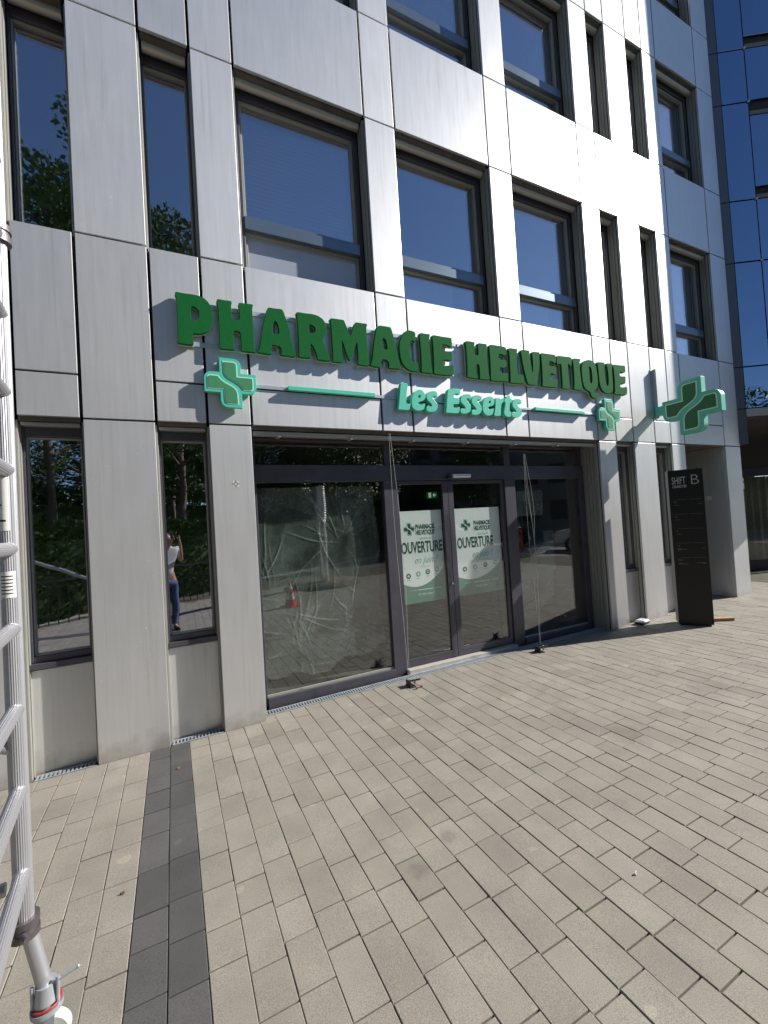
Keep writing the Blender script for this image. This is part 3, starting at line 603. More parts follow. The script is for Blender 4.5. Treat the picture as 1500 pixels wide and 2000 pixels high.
def cross_parts(place, depth, parent, mats, both=False, off=(0, 0, 0), tw=.022):
    """place maps (u, v, out) with out = distance in front of the front face"""
    mb = MB(); plate(mb, cross_outline(), [], 0, depth, lambda v: place(v[0], v[2], -v[1])); body = solid_fix(mb.build('cross_body', mats[0], parent, off, .003))
    for flip in (0, 1):
        base = s_piece()
        if flip: base = [(1 - x, 1 - y) for x, y in base]
        for sidef in ((0, 1) if both else (0,)):
            f = (lambda v, q=sidef: place(v[0], v[2], -v[1] if q == 0 else -depth + v[1]))
            mb = MB(); plate(mb, base, [], -.003, .002, f); solid_fix(mb.build('outline', mats[1], body, off))
            mb = MB(); plate(mb, inset(base, tw), [], -.006, .002, f); solid_fix(mb.build('green_field', mats[2], body, off))
    return body
def wall_cross(s0, s1, z0, z1, label):
    e, off = facade_empty('cross_sign', (s0 + s1) / 2, 0, (z0 + z1) / 2)
    cross_parts(lambda u, v, o: (s0 + (s1 - s0) * u, -.070 - o, z0 + (z1 - z0) * v), .05, e, (M_TEAL, M_PALE, M_MIDG), off=off)
    c = MB(); c.box((s0 + s1) / 2 - .05, (s0 + s1) / 2 + .05, -.022, -.001, (z0 + z1) / 2 - .05, (z0 + z1) / 2 + .05); c.build('spacer', M_BAR, e, off)
    tag(e, label, 'cross sign', 'green pharmacy crosses fixed flat on the wall')
wall_cross(-1.868, -1.382, 3.115, 3.602, 'flat green wall cross with mint border, below the letters P and H')
wall_cross(3.745, 4.250, 3.115, 3.600, 'flat green wall cross with mint border, below the letters U and E')
# projecting cross, on a plate at the joint right of the letters
SP = 5.265
pe, po = facade_empty('projecting_cross_sign', SP, 0, 3.43)
tag(pe, 'green cross, coloured darker as in shade, with a mint edge sticking out from the wall on a metal plate', 'cross sign')
cross_parts(lambda u, v, o: (SP - .06 - o, -.165 - .85 * (1 - u), 3.005 + .85 * v), .12, pe, (M_TEAL_SHADED, M_PALE, M_GREEN_SHADED), both=True, off=po)
c = MB(); c.box(SP - .055, SP + .055, -.012, -.001, 3.37, 4.21); pb = c.build('wall_bracket', M_BAR, pe, po, .002)
c = MB(); c.box(SP - .012, SP + .0, -.07, -.012, 3.37, 4.21); c.build('bracket_web', M_BAR, pb, po, .001)
c = MB()
for zz in (3.45, 3.95, 4.13):
    for xx in (SP - .035, SP + .035): c.tube((xx, -.012, zz), (xx, -.026, zz), .009, n=6)
c.build('bolts', M_GALV, pb, po)
c = MB(); c.box(SP - .055, SP + .05, -.175, -.04, 3.40, 3.55); c.build('arm', M_TEAL, pe, po, .004)

# register mark sticker on the pillar
e, off = facade_empty('crosshair_sticker', -1.618, 0, 2.369)
tag(e, 'tiny black crosshair mark on the metal pillar left of the shop window', 'sticker')
c = MB(); c.box(-1.648, -1.588, -.0008, .003, 2.339, 2.399); c.build('backing', M_WHITE, e, off)
c = MB(); n = 28
for r0, r1 in ((.016, .0195),):
    for k in range(n):
        a0, a1 = 2 * math.pi * k / n, 2 * math.pi * (k + 1) / n
        c.add([(-1.618 + r0 * math.cos(a0), -.0018, 2.369 + r0 * math.sin(a0)), (-1.618 + r1 * math.cos(a0), -.0018, 2.369 + r1 * math.sin(a0)), (-1.618 + r1 * math.cos(a1), -.0018, 2.369 + r1 * math.sin(a1)), (-1.618 + r0 * math.cos(a1), -.0018, 2.369 + r0 * math.sin(a1))], [(0, 1, 2, 3)])
for (a, b_, q0, q1) in ((-.035, -.01, -.002, .002), (.01, .035, -.002, .002), (-.002, .002, -.035, -.01), (-.002, .002, .01, .035)):
    c.box(-1.618 + a, -1.618 + b_, -.0022, -.001, 2.369 + q0, 2.369 + q1)
M_INK = mat('black_ink', (.02, .02, .02), .6); c.build('mark', M_INK, e, off)

# ================================================================= POSTERS behind the door glass
M_POST = mat('poster_white', (.93, .97, .96), .5); M_PBAND = mat('poster_band', (.09, .27, .20), .5)
M_PINK = mat('poster_dark_green', (.02, .10, .075), .6); M_PLT = mat('poster_light_teal', (.20, .50, .42), .6); M_PWH = mat('poster_print_white', (.75, .85, .82), .6)
def poster(s0, s1, z0, z1, label, crop):
    y = FI_ + .075; e, off = facade_empty('poster', (s0 + s1) / 2, y, z0); W_ = s1 - s0; H_ = z1 - z0
    c = MB(); c.box(s0, s1, y, y + .002, z0, z1); sh = c.build('sheet', M_PBAND, e, off)
    pts = [(s0, z1)] + [(s0 + W_ * k / 24, z0 + H_ * (.175 + .16 * ((k / 24 - .33) / .67) ** 2 * 1.25)) for k in range(25)] + [(s1, z1)]
    mb = MB(); plate(mb, pts, [], y - .0012, y - .0004); solid_fix(mb.build('white_field', M_POST, sh, off))
    yf = y - .0018; X = lambda u: s0 + W_ * u; Z = lambda v: z0 + H_ * v
    sh_ = crop
    ink = MB()
    add_text(ink, 'PHARMACIE', .082, X(.38 + sh_), yf, Z(.80), .0004, .0034, sx=.66)
    add_text(ink, 'HELVETIQUE', .082, X(.38 + sh_), yf, Z(.738), .0004, .0034, sx=.62)
    add_text(ink, 'OUVERTURE', .20, X(.02 + sh_ * .6), yf, Z(.545), .0004, .0055, sx=.555)
    ink.build('dark_print', M_PINK, sh, off)
    lt = MB()
    add_text(lt, 'Les Esserts', .042, X(.47 + sh_), yf, Z(.685), .0004, .0, sx=.9, shear=.25)
    lt.box(X(.43 + sh_), X(.50 + sh_), yf - .0003, yf + .0003, Z(.693), Z(.695)); lt.box(X(.80 + sh_), X(.88 + sh_), yf - .0003, yf + .0003, Z(.693), Z(.695))
    add_text(lt, 'en juin !', .135, X(.30 + sh_), yf, Z(.425), .0004, .0, sx=.8, shear=.35)
    lt.box(X(.42 + sh_), X(.68 + sh_), yf - .0003, yf + .0003, Z(.385), Z(.388)); lt.build('light_print', M_PLT, sh, off)
    for k in range(4):
        cx, cz, r = X(.15 + .225 * k + sh_ * .5), Z(.30 + .012 * k), .036
        mb = MB(); plate(mb, arc(cx, cz, r, 0, 345, 23), [], yf - .0004, yf + .0002); ic = solid_fix(mb.build('icon', M_PINK if k % 2 == 0 else M_PLT, sh, off))
        ic2 = MB()
        if k == 0: ic2.box(cx - .018, cx + .018, yf - .001, yf - .0006, cz - .006, cz + .006); ic2.box(cx - .006, cx + .006, yf - .0012, yf - .0006, cz - .018, cz + .018)
        elif k == 1: plate(ic2, [(cx, cz + .02), (cx + .014, cz), (cx + .009, cz - .016), (cx - .009, cz - .016), (cx - .014, cz)], [], yf - .001, yf - .0006)
        elif k == 2: plate(ic2, arc(cx, cz, .018, 0, 345, 14), [arc(cx, cz, .011, 0, 330, 11)], yf - .001, yf - .0006)
        else: plate(ic2, [(cx - .019, cz + .006), (cx - .008, cz + .014), (cx, cz + .006), (cx + .008, cz + .014), (cx + .019, cz + .006), (cx, cz - .016)], [], yf - .001, yf - .0006)
        solid_fix(ic2.build('icon_mark', M_PWH, sh, off))
        t_ = MB(); t_.box(cx - .028, cx + .028, yf - .0004, yf, cz - .058, cz - .052); t_.build('caption', M_PLT, sh, off)
    wt = MB(); add_text(wt, 'A tr\u00e8s vite !', .055, X(.52), yf + .0012, Z(.075), .0004, .0, 'CENTER', .9, .3)
    wt.box(X(.14), X(.30), yf + .001, yf + .0016, Z(.137), Z(.140)); wt.box(X(.34), X(.70), yf + .001, yf + .0016, Z(.133), Z(.142)); wt.box(X(.74), X(.90), yf + .001, yf + .0016, Z(.137), Z(.140))
    wt.build('white_print', M_PWH, sh, off)
    # logo cross
    q = .165; bx, bz = X(.11 + sh_), Z(.735)
    mb = MB(); plate(mb, [(bx + q * u, bz + q * v) for u, v in cross_outline()], [], yf - .0002, yf + .0004); lc = solid_fix(mb.build('logo_border', M_PLT, sh, off))
    mb = MB(); plate(mb, [(bx + q * u, bz + q * v) for u, v in inset(cross_outline(), .035)], [], yf - .0006, yf - .0003); solid_fix(mb.build('logo_white', M_POST, lc, off))
    for fl in (0, 1):
        p = [(1 - x, 1 - y_) if fl else (x, y_) for x, y_ in s_piece()]
        mb = MB(); plate(mb, [(bx + q * u, bz + q * v) for u, v in p], [], yf - .0012, yf - .0007); solid_fix(mb.build('logo_field', M_PINK, lc, off))
    tag(e, label, 'poster', 'opening posters on the glass doors')
poster(.39, 1.035, .83, 2.02, 'white and green opening poster inside the left glass door leaf', -.02)
poster(1.235, 2.03, .83, 2.02, 'white and green opening poster inside the right glass door leaf', .03)

# ================================================================= CREASED PLASTIC SHEETS behind the shop windows
M_FILM = bpy.data.materials.new('plastic_film'); M_FILM.use_nodes = True
_p = P(M_FILM); _p.inputs['Base Color'].default_value = (.62, .74, .70, 1); _p.inputs['Roughness'].default_value = .12
_tr = N(M_FILM, 'ShaderNodeBsdfTransparent'); _tr.inputs[0].default_value = (.95, .98, .97, 1); _mx = N(M_FILM, 'ShaderNodeMixShader')
_n = noise(M_FILM, 3.0, 6); _r = ramp(M_FILM, _n.outputs[0], [(.34, (.07, .07, .07)), (.70, (.28, .28, .28))])
_at = N(M_FILM, 'ShaderNodeAttribute'); _at.attribute_name = 'crease'
_ad = N(M_FILM, 'ShaderNodeMath', operation='ADD'); _ad.use_clamp = True; LK(M_FILM, _r.outputs[0], _ad.inputs[0]); LK(M_FILM, _at.outputs['Fac'], _ad.inputs[1])
LK(M_FILM, _ad.outputs[0], _mx.inputs[0]); LK(M_FILM, _tr.outputs[0], _mx.inputs[1]); LK(M_FILM, _p.outputs[0], _mx.inputs[2]); LK(M_FILM, _mx.outputs[0], M_FILM.node_tree.nodes['Material Output'].inputs[0])
def film(name, s0, s1, z0, z1, inside, seed, label, knots):
    rnd = random.Random(seed); e, off = facade_empty(name, (s0 + s1) / 2, FI_ + .13, z0)
    cre = []
    for k in range(110):
        kx, kz = rnd.choice(knots); a = rnd.uniform(0, math.pi); L = rnd.uniform(.2, 1.0)
        cx, cz = kx + rnd.gauss(0, .10), kz + rnd.gauss(0, .14)
        a = math.atan2(cz - kz + rnd.gauss(0, .05), cx - kx + rnd.gauss(0, .05)) if rnd.random() < .7 else a
        cre.append((cx, cz, math.cos(a), math.sin(a), L, rnd.uniform(.003, .012), rnd.uniform(.004, .011)))
    nx, nz = int((s1 - s0) / .0075), int((z1 - z0) / .0075); vs = []; fs = []; cr_ = []
    for j in range(nz + 1):
        for i in range(nx + 1):
            x = s0 + (s1 - s0) * i / nx; z = z0 + (z1 - z0) * j / nz
            kr = 0.0
            d = .012 * math.sin(x * 5 + z * 2.1) + .010 * math.sin(z * 4.3 - x * 2.7)
            for cx, cz, ca, sa, L, hgt, wd in cre:
                al = (x - cx) * ca + (z - cz) * sa
                if 0 < al < L:
                    q = -(x - cx) * sa + (z - cz) * ca; q += .03 * math.sin(al * 6 + cx * 9)
                    if abs(q) < wd * 3:
                        ex = math.exp(-(q / wd) ** 2) * math.sin(math.pi * al / L); d += hgt * ex; kr = max(kr, ex * hgt * 20)
            vs.append((x, FI_ + .13 - d, z)); cr_.append(kr)
    for j in range(nz):
        for i in range(nx):
            x = s0 + (s1 - s0) * (i + .5) / nx; z = z0 + (z1 - z0) * (j + .5) / nz
            if inside(x, z): a = j * (nx + 1) + i; fs.append((a, a + 1, a + nx + 2, a + nx + 1))
    mb = MB(); mb.add(vs, fs, True); o = mb.build('sheet', M_FILM, e, off)
    at_ = o.data.attributes.new('crease', 'FLOAT', 'POINT'); at_.data.foreach_set('value', cr_)
    tag(e, label, 'plastic sheet')
film('plastic_sheet', S[4] + .07, .155, .20, 2.36, lambda x, z: z > .30 + .10 * math.sin(x * 3.1 + 1) + .05 * math.sin(x * 11) and x < .10 + .02 * math.sin(z * 5), 11,
     'large creased clear plastic sheet behind the big shop window left of the doors', [(-.25, .75), (-1.2, 1.1), (-.4, 1.7), (-1.0, 2.2), (-.05, 1.2), (-.9, .55)])
def shape2(x, z):
    if x > 3.15 or x < 2.31: return False
    if z > 1.86: return x < 3.0 - (1.5 if z > 2.30 else 0) + .0 and z < 2.24 and x < 2.95
    if z > 1.45: return x < 2.42 + .05 * math.sin(z * 30) or (x > 2.95 and z < 1.62)
    return x > 2.98 - .62 * (1.45 - z) / .45 if z > 1.0 else (x < 3.08 - .55 * max(0, .62 - z) / .3 and z > .26)
film('plastic_sheet', 2.31, 3.17, .20, 2.34, shape2, 23, 'bunched and twisted clear plastic sheet behind the shop window right of the doors', [(2.36, 1.80), (2.9, 1.1), (2.45, .5), (2.7, .8)])

# green exit light deep inside
e, off = facade_empty('exit_light', 3.0, 3.6, 2.42)
M_EXIT = mat('exit_green', (.02, .25, .08), .5); P(M_EXIT).inputs['Emission Color'].default_value = (.05, .6, .2, 1); P(M_EXIT).inputs['Emission Strength'].default_value = .03
M_EXW = mat('exit_white', (.7, .8, .7), .5); P(M_EXW).inputs['Emission Color'].default_value = (.7, 1, .8, 1); P(M_EXW).inputs['Emission Strength'].default_value = .2
c = MB(); c.box(2.87, 3.13, 3.6, 3.66, 2.36, 2.50); c.build('case', M_EXIT, e, off)
c = MB(); c.box(2.90, 2.96, 3.592, 3.598, 2.375, 2.485); c.add([(3.0, 3.595, 2.43), (3.05, 3.595, 2.385), (3.05, 3.595, 2.475)], [(0, 1, 2)]); c.box(3.05, 3.09, 3.592, 3.598, 2.42, 2.44); c.build('pictogram', M_EXW, e, off)
tag(e, 'small lit green exit light seen through the glass doors', 'exit light')

# ================================================================= CORDS with black clamps beside the doors
M_CORD = mat('white_cord', (.5, .52, .5), .7); M_BLK = mat('black_rubber', (.015, .015, .016), .5); M_RUST = mat('rusty_metal', (.25, .09, .03), .8)
def cord(s_, ztop, zlow, cut, label, seed):
    rnd = random.Random(seed); e, off = facade_empty('cord', s_, -.02, gs(s_))
    for q, (dx, zb) in enumerate(((-.02, zlow), (.035, cut))):
        pts = []
        for k in range(15):
            f = k / 14; z = ztop + (zb - ztop) * f
            pts.append((s_ + dx * math.sin(math.pi * min(1, f * 1.1)) * (1.2 if q else .6) + dx * .4 + .05 * f, -.03 + .25 * (1 - f) * 0 + .015 * math.sin(f * 5 + q), z))
        mb = MB(); mb.path(pts, .0017, 6); mb.build('strand', M_CORD, e, off)
    tag(e, label, 'cord', 'white cords hanging beside the glass doors')
cord(.12, 2.93, .10, .10, 'long double white cord hanging from the lintel left of the doors down to its clamp', 1)
cord(2.19, 2.72, .10, .10, 'double white cord right of the doors down to a black clamp', 2)
cord(2.21, 2.72, 1.62, 1.45, 'loose white cord ends dangling at half height right of the doors', 4)
def clamp(s_, label, rusty):
    z0 = gs(s_); e, off = facade_empty('floor_clamp', s_, -.08, z0)
    c = MB(); c.box(s_ - .075, s_ + .02, -.16, .0, z0, z0 + .014); c.box(s_ - .075, s_ - .055, -.14, -.02, z0 + .014, z0 + .09)
    c.tube((s_ - .07, -.10, z0 + .085), (s_ + .10, -.15, z0 + .10), .011, n=10); c.tube((s_ - .04, -.02, z0 + .05), (s_ + .11, -.10, z0 + .07), .009, n=10)
    c.build('bracket', M_BLK, e, off, .002)
    c = MB(); c.tube((s_ + .02, -.12, z0 + .03), (s_ + .02, -.12, z0 + .11), .014, n=10); c.build('screw', M_GALV, e, off)
    if rusty:
        for dx, dy in ((.05, -.20), (-.03, -.22)):
            c = MB(); c.tube((s_ + dx, dy, z0 + .016), (s_ + dx + .035, dy - .01, z0 + .022), .016, .013, 10); c.build('rusty_weight', M_RUST, e, off)
    e.scale = (.8, .8, .8)
    tag(e, label, 'clamp', 'black clamps on the ground at the door posts')
clamp(.19, 'black clamp with rusty brown weights on the drain grating left of the doors', True)
clamp(2.20, 'plain black clamp on the ground right of the doors', False)

# ================================================================= SIGN PILLAR (totem) on the pavement
M_TOT = mat('totem_black', (.014, .0135, .015), .38, .3); M_TXT = mat('totem_lettering', (.42, .42, .42), .5); M_TXD = mat('totem_fine_print', (.17, .17, .17), .5)
a_ = fw_pt(4.715, -.45); b_p = fw_pt(4.99, -.80); TW = (b_p - a_).length; TA = math.atan2(b_p.y - a_.y, b_p.x - a_.x)
tz = gz(a_.x) - .01
te = empty('sign_pillar', ((a_.x + b_p.x) / 2, (a_.y + b_p.y) / 2, tz), TA)
tag(te, 'tall black sign pillar lettered SHIFT and B standing on the paving by the right wall', 'sign pillar')
TH = 2.395
c = MB(); c.box(-TW / 2, TW / 2, 0, .25, .035, TH); bo = c.build('body', M_TOT, te, (0, 0, 0), .003)
c = MB(); c.box(-TW / 2 + .03, TW / 2 - .03, .02, .23, 0, .035); c.build('foot', M_GAP, te)
c = MB()
for xx in (-TW / 2 + .04, TW / 2 - .04): c.tube((xx, .16, TH), (xx, .16, TH + .022), .012, n=8)
c.build('lifting_eye', M_BLK, te)
c = MB(); add_text(c, 'SHIFT', .155, -TW / 2 + .045, -.002, TH - .215, .001, .001, sx=.46); add_text(c, 'CHANCY59', .058, -TW / 2 + .05, -.002, TH - .275, .001, .0012, sx=.60)
c.build('lettering', M_TXT, te)
mb = MB()
add_text(mb, 'B', .22, TW / 2 - .17, -.002, TH - .235, .001, -.004, sx=1.0)
mb.build('building_letter', M_TXT, te)
fine = MB(); y_ = -.0015
def dash(x0, x1, z, h=.005): fine.box(x0, x1, y_ - .0006, y_, z, z + h)
L_ = -TW / 2 + .055; Rr = TW / 2 - .035
for k, (t, na, nb) in enumerate((('4e', 1, 1), ('3e', 1, 0), ('2e', 1, 0), ('1er', 3, 1), ('RDC', 2, 2))):
    z = TH - .46 - .222 * k
    dash(L_ + .01, L_ + .17, z, .003); dash(L_ + .19, Rr, z, .003)
    add_text(fine, t, .040, L_, -.0015, z - .045, .0006, 0, sx=.8)
    for q in range(na): dash(L_ + .004, L_ + (.055, .125, .045)[q] if na > 1 else L_ + .06, z - .085 - .013 * q)
    for q in range(nb): dash(Rr - ((.05, .06)[q] if nb < 2 else (.125, .06)[q]), Rr - .004, z - .08 - .013 * q)
fine.build('fine_print', M_TXD, te)
c = MB(); c.add([(TW / 2 + .02, -.03, .004), (TW / 2 + .07, -.035, .004), (TW / 2 + .05, -.01, .02), (TW / 2 + .01, .0, .01)], [(0, 1, 2, 3)]);

M_WOOD = mat('plank_wood', (.40, .22, .12), .7); vary(M_WOOD, (.32, .17, .09), (.46, .27, .16), 20, (1, 12, 12))
pw = fw_pt(5.02, -.52); pl = empty('wooden_plank', (pw.x + .34, pw.y + .03, gz(pw.x)), R(-4))
box('board', M_WOOD, (-.25, .25, -.05, .05, .004, .05), pl, (0, 0, 0), .004)
tag(pl, 'short brown wooden plank lying on the paving behind the black sign pillar', 'plank')
# food box, can ring and bits of litter by the pillars
M_CLEAR = mat('clear_plastic_box', (.62, .63, .68), .15); M_TRAY = mat('black_tray', (.02, .02, .022), .4)
bp = fw_pt(4.42, -.06); fb = empty('food_box', (bp.x, bp.y, gz(bp.x) + .002), FA + R(8))
c = MB(); c.add([(-.09, -.06, 0), (.09, -.06, 0), (.09, .06, 0), (-.09, .06, 0), (-.105, -.075, .04), (.105, -.075, .04), (.105, .075, .04), (-.105, .075, .04)], [(0, 3, 2, 1), (0, 1, 5, 4), (1, 2, 6, 5), (2, 3, 7, 6), (3, 0, 4, 7)]); c.build('tray', M_TRAY, fb)
c = MB(); c.add([(-.108, -.078, .041), (.108, -.078, .041), (.108, .078, .041), (-.108, .078, .041), (-.085, -.055, .07), (.085, -.055, .07), (.085, .055, .07), (-.085, .055, .07)], [(0, 3, 2, 1), (4, 5, 6, 7), (0, 1, 5, 4), (1, 2, 6, 5), (2, 3, 7, 6), (3, 0, 4, 7)]); c.build('lid', M_CLEAR, fb, (0, 0, 0), .004)
tag(fb, 'takeaway box with black tray and clear lid lying between two metal pillars', 'food box')
M_LEAFD = mat('dry_leaf', (.16, .07, .025), .8); M_LITG = mat('litter_yellow_green', (.42, .45, .15), .7); M_LITB = mat('litter_pale', (.6, .62, .66), .6)
def scrap(name, p, sz, m, label, cat, rz=0.0, group=None):
    e = empty(name, (p.x, p.y, gz(p.x) + .002), rz)
    c = MB(); n = 9; ring = [(sz * (1 + .25 * math.sin(k * 2.1)) * math.cos(2 * math.pi * k / n), sz * .55 * math.sin(2 * math.pi * k / n), .006 + .006 * math.sin(k * 1.7)) for k in range(n)]
    c.add([(0, 0, .012)] + ring, [(0, k + 1, (k + 1) % n + 1) for k in range(n)]); low = [(x, y, 0) for x, y, z in ring]
    c.add(ring + low, [(k, n + k, n + (k + 1) % n, (k + 1) % n) for k in range(n)]); c.build('blade' if 'leaf' in name else 'scrap', m, e)
    return tag(e, label, cat, group)
scrap('dry_leaf', Vector((-1.53, 2.36, 0)), .012, M_LEAFD, 'single tiny brown dry leaf on the pale paving left of the dark strip', 'leaf', .4)
scrap('dry_leaf', Vector((-1.81, 3.57, 0)), .014, M_LEAFD, 'small brown dry leaf on the dark paving strip near the wall', 'leaf', 1.2)
scrap('litter', fw_pt(5.42, -.05), .05, M_LITG, 'small yellow green scrap of litter at the foot of the wide metal pillar', 'litter', .7)
scrap('litter', fw_pt(5.56, .02), .05, M_LITB, 'small pale scrap of litter left of the black sign pillar', 'litter', .2)
scrap('litter', Vector((1.18, 2.26, 0)), .010, M_LITB, 'tiny pale scrap of paper on the open paving to the right', 'litter', .5)

# ================================================================= SCAFFOLD beside the camera
M_SC = mat('scaffold_aluminium', (.46, .46, .49), .45, .75); M_SCC = mat('scaffold_clamp', (.13, .115, .12), .45, .6)
_g = N(M_SC, 'ShaderNodeTexCoord')
M_STK = mat('sticker_white', (.75, .75, .72), .5); M_CAST = mat('castor_white', (.55, .57, .52), .5); M_RED = mat('brake_red', (.30, .02, .02), .5)
SX, SY = -1.452, 1.66
d_ = Vector((.527, -.85, 0)).normalized(); scE = empty('scaffold_tower', (SX, SY, gz(SX)), 0)
tag(scE, 'mobile aluminium scaffold tower with ribbed rungs, cut off by the left edge', 'scaffold')
def sp_(k, z, side=0.0): return Vector((SX, SY, 0)) + d_ * k + Vector((-.85, -.527, 0)) * side + Vector((0, 0, z))
so_ = (SX, SY, gz(SX))
def ribbed(mb, p, q, r, n=28):
    """extruded tube with fine lengthwise ribs"""
    p = Vector(p); q = Vector(q); d = (q - p).normalized(); a = d.orthogonal().normalized(); b = d.cross(a); vs = []
    for c_ in (p, q):
        for k in range(n * 2):
            t = math.pi * k / n; rr_ = r if k % 2 else r * .955; vs.append(c_ + (a * math.cos(t) + b * math.sin(t)) * rr_)
    m_ = n * 2; mb.add(vs, [(k, (k + 1) % m_, m_ + (k + 1) % m_, m_ + k) for k in range(m_)])
for kk in (0.0, 1.25):
    for sd_ in (0.0, 1.9):
        mb = MB(); ribbed(mb, sp_(kk, .44, sd_), sp_(kk, 5.6, sd_), .031); mb.build('upright', M_SC, scE, so_)
for sd_ in (0.0, 1.9):
    z = .66
    while z < 5.5:
        mb = MB(); ribbed(mb, sp_(.02, z, sd_), sp_(1.23, z, sd_), .025, 22)
        rg = mb.build('rung', M_SC, scE, so_)
        mb = MB(); mb.tube(sp_(.012, z, sd_), sp_(.05, z, sd_), .0285, .026, n=18); mb.build('weld_collar', M_SC, rg, so_); z += .306
for z in (1.12, 3.2):
    mb = MB(); mb.tube(sp_(0, z, 0), sp_(0, z + .9, 1.9), .022, n=14); mb.build('diagonal_brace', M_SC, scE, so_)
mb = MB(); mb.tube(sp_(-.0, .62, 0.05), sp_(.0, .62, 1.85), .024, n=14); mb.build('horizontal_brace', M_SC, scE, so_)
# plank deck high above
for kk in (.1, .68):
    a0, a1, b0, b1 = sp_(kk, 4.2), sp_(kk + .52, 4.2), sp_(kk + .52, 4.2, 1.9), sp_(kk, 4.2, 1.9)
    mb = MB(); t = Vector((0, 0, .05)); mb.add([a0, a1, b1 if False else b0, b1, a0 + t, a1 + t, b0 + t, b1 + t], [(0, 3, 2, 1), (4, 5, 6, 7), (0, 1, 5, 4), (1, 2, 6, 5), (2, 3, 7, 6), (3, 0, 4, 7)]); mb.build('deck', M_WOOD, scE, so_)
def scclamp(z):
    mb = MB(); c0 = sp_(0, z)
    for dz in (-.022, .022): mb.tube(c0 + Vector((0, 0, dz - .012)), c0 + Vector((0, 0, dz + .012)), .047, n=20)
    mb.tube(c0 + Vector((0, 0, -.03)), c0 + Vector((0, 0, .03)), .042, n=20)
    mb.tube(c0 + Vector((-.03, -.05, 0)), c0 + Vector((-.10, -.07, 0)), .03, n=12); mb.tube(c0 + Vector((.03, -.045, 0)), c0 + Vector((.06, -.06, 0)), .012, n=8)
    k_ = mb.build('clamp', M_SCC, scE, so_, .002)
    mb = MB(); mb.tube(c0 + Vector((-.06, -.09, .0)), c0 + Vector((-.06, -.12, .0)), .014, n=6); mb.build('nut', M_GALV, k_, so_)
scclamp(.46); scclamp(3.12)
# stickers on the post
def wrap_sticker(z0, z1, a0, a1, mm, name='sticker', r=.0322):
    mb = MB(); n = 8; vs = []
    for z in (z0, z1):
        for k in range(n + 1):
            t = R(a0 + (a1 - a0) * k / n); vs.append((SX + r * math.cos(t), SY + r * math.sin(t), z))
    mb.add(vs, [(k, k + 1, n + 2 + k, n + 1 + k) for k in range(n)], True); return mb.build(name, mm, scE, so_)
wrap_sticker(1.955, 2.16, 200, 320, M_STK); s3_ = wrap_sticker(1.70, 1.80, 240, 340, M_STK)
for q in range(6): wrap_sticker(1.715 + .013 * q, 1.719 + .013 * q, 255, 325, M_INK, 'sticker_print', .0326)
wrap_sticker(1.99, 1.997, 225, 300, M_INK, 'sticker_print', .0326); wrap_sticker(2.05, 2.056, 225, 280, M_INK, 'sticker_print', .0326)
# adjustable legs with castors
for kk, sd_ in ((0, 0), (1.25, 0), (0, 1.9), (1.25, 1.9)):
    g0 = sp_(kk, 0, sd_); gzz = gz(g0.x); dx = Vector((.055, .02, 0)) if (kk == 0 and sd_ == 0) else Vector((0, 0, 0))
    V = lambda x, y, z: g0 + dx + Vector((x, y, z))
    mb = MB(); mb.tube(g0 + Vector((0, 0, .50)), V(0, 0, .20), .0255, n=20); lg = mb.build('leg', M_SC, scE, so_)
    mb = MB(); mb.tube(V(0, 0, .23), V(0, 0, .165), .034, .040, n=20); mb.tube(V(.042, 0, .14), V(.046, 0, .25), .007, n=8)
    mb.tube(V(.046, 0, .235), V(.10, .03, .25), .005, n=8); mb.lathe(V(.102, .031, .251), [(0, -.007), (.008, 0), (0, .007)], 8); mb.tube(V(-.03, -.03, .16), V(-.03, -.03, .24), .006, n=8)
    mb.build('spindle_collar', M_GALV, lg, so_)
    wc = g0 + dx + Vector((.015, -.01, gzz + .068)); ax = Vector((.35, -.93, 0)).normalized()
    mb = MB(); mb.tube(wc - ax * .020, wc + ax * .020, .066, n=36); cw = mb.build('castor', M_CAST, scE, so_, .006)
    mb = MB(); mb.tube(wc - ax * .030, wc + ax * .030, .022, n=16); mb.build('hub', M_GALV, cw, so_)
    mb = MB(); u_ = Vector((-ax.y, ax.x, 0))
    for sg_ in (-1, 1):
        c0 = wc + ax * .031 * sg_; t0 = V(0, 0, .135) + ax * .031 * sg_; o1 = ax * .004 * sg_
        mb.add([c0 - u_ * .02, c0 + u_ * .02, t0 + u_ * .035, t0 - u_ * .035, c0 - u_ * .02 + o1, c0 + u_ * .02 + o1, t0 + u_ * .035 + o1, t0 - u_ * .035 + o1], [(0, 1, 2, 3), (7, 6, 5, 4), (0, 4, 5, 1), (1, 5, 6, 2), (2, 6, 7, 3), (3, 7, 4, 0)])
    mb.tube(V(0, 0, .132), V(0, 0, .150), .052, n=20); mb.build('fork', M_GALV, cw, so_)
    mb = MB(); mb.lathe(V(0, 0, .155), [(.042, 0), (.049, 0), (.049, .005), (.042, .005)], 24); mb.build('brake_ring', M_RED, cw, so_)

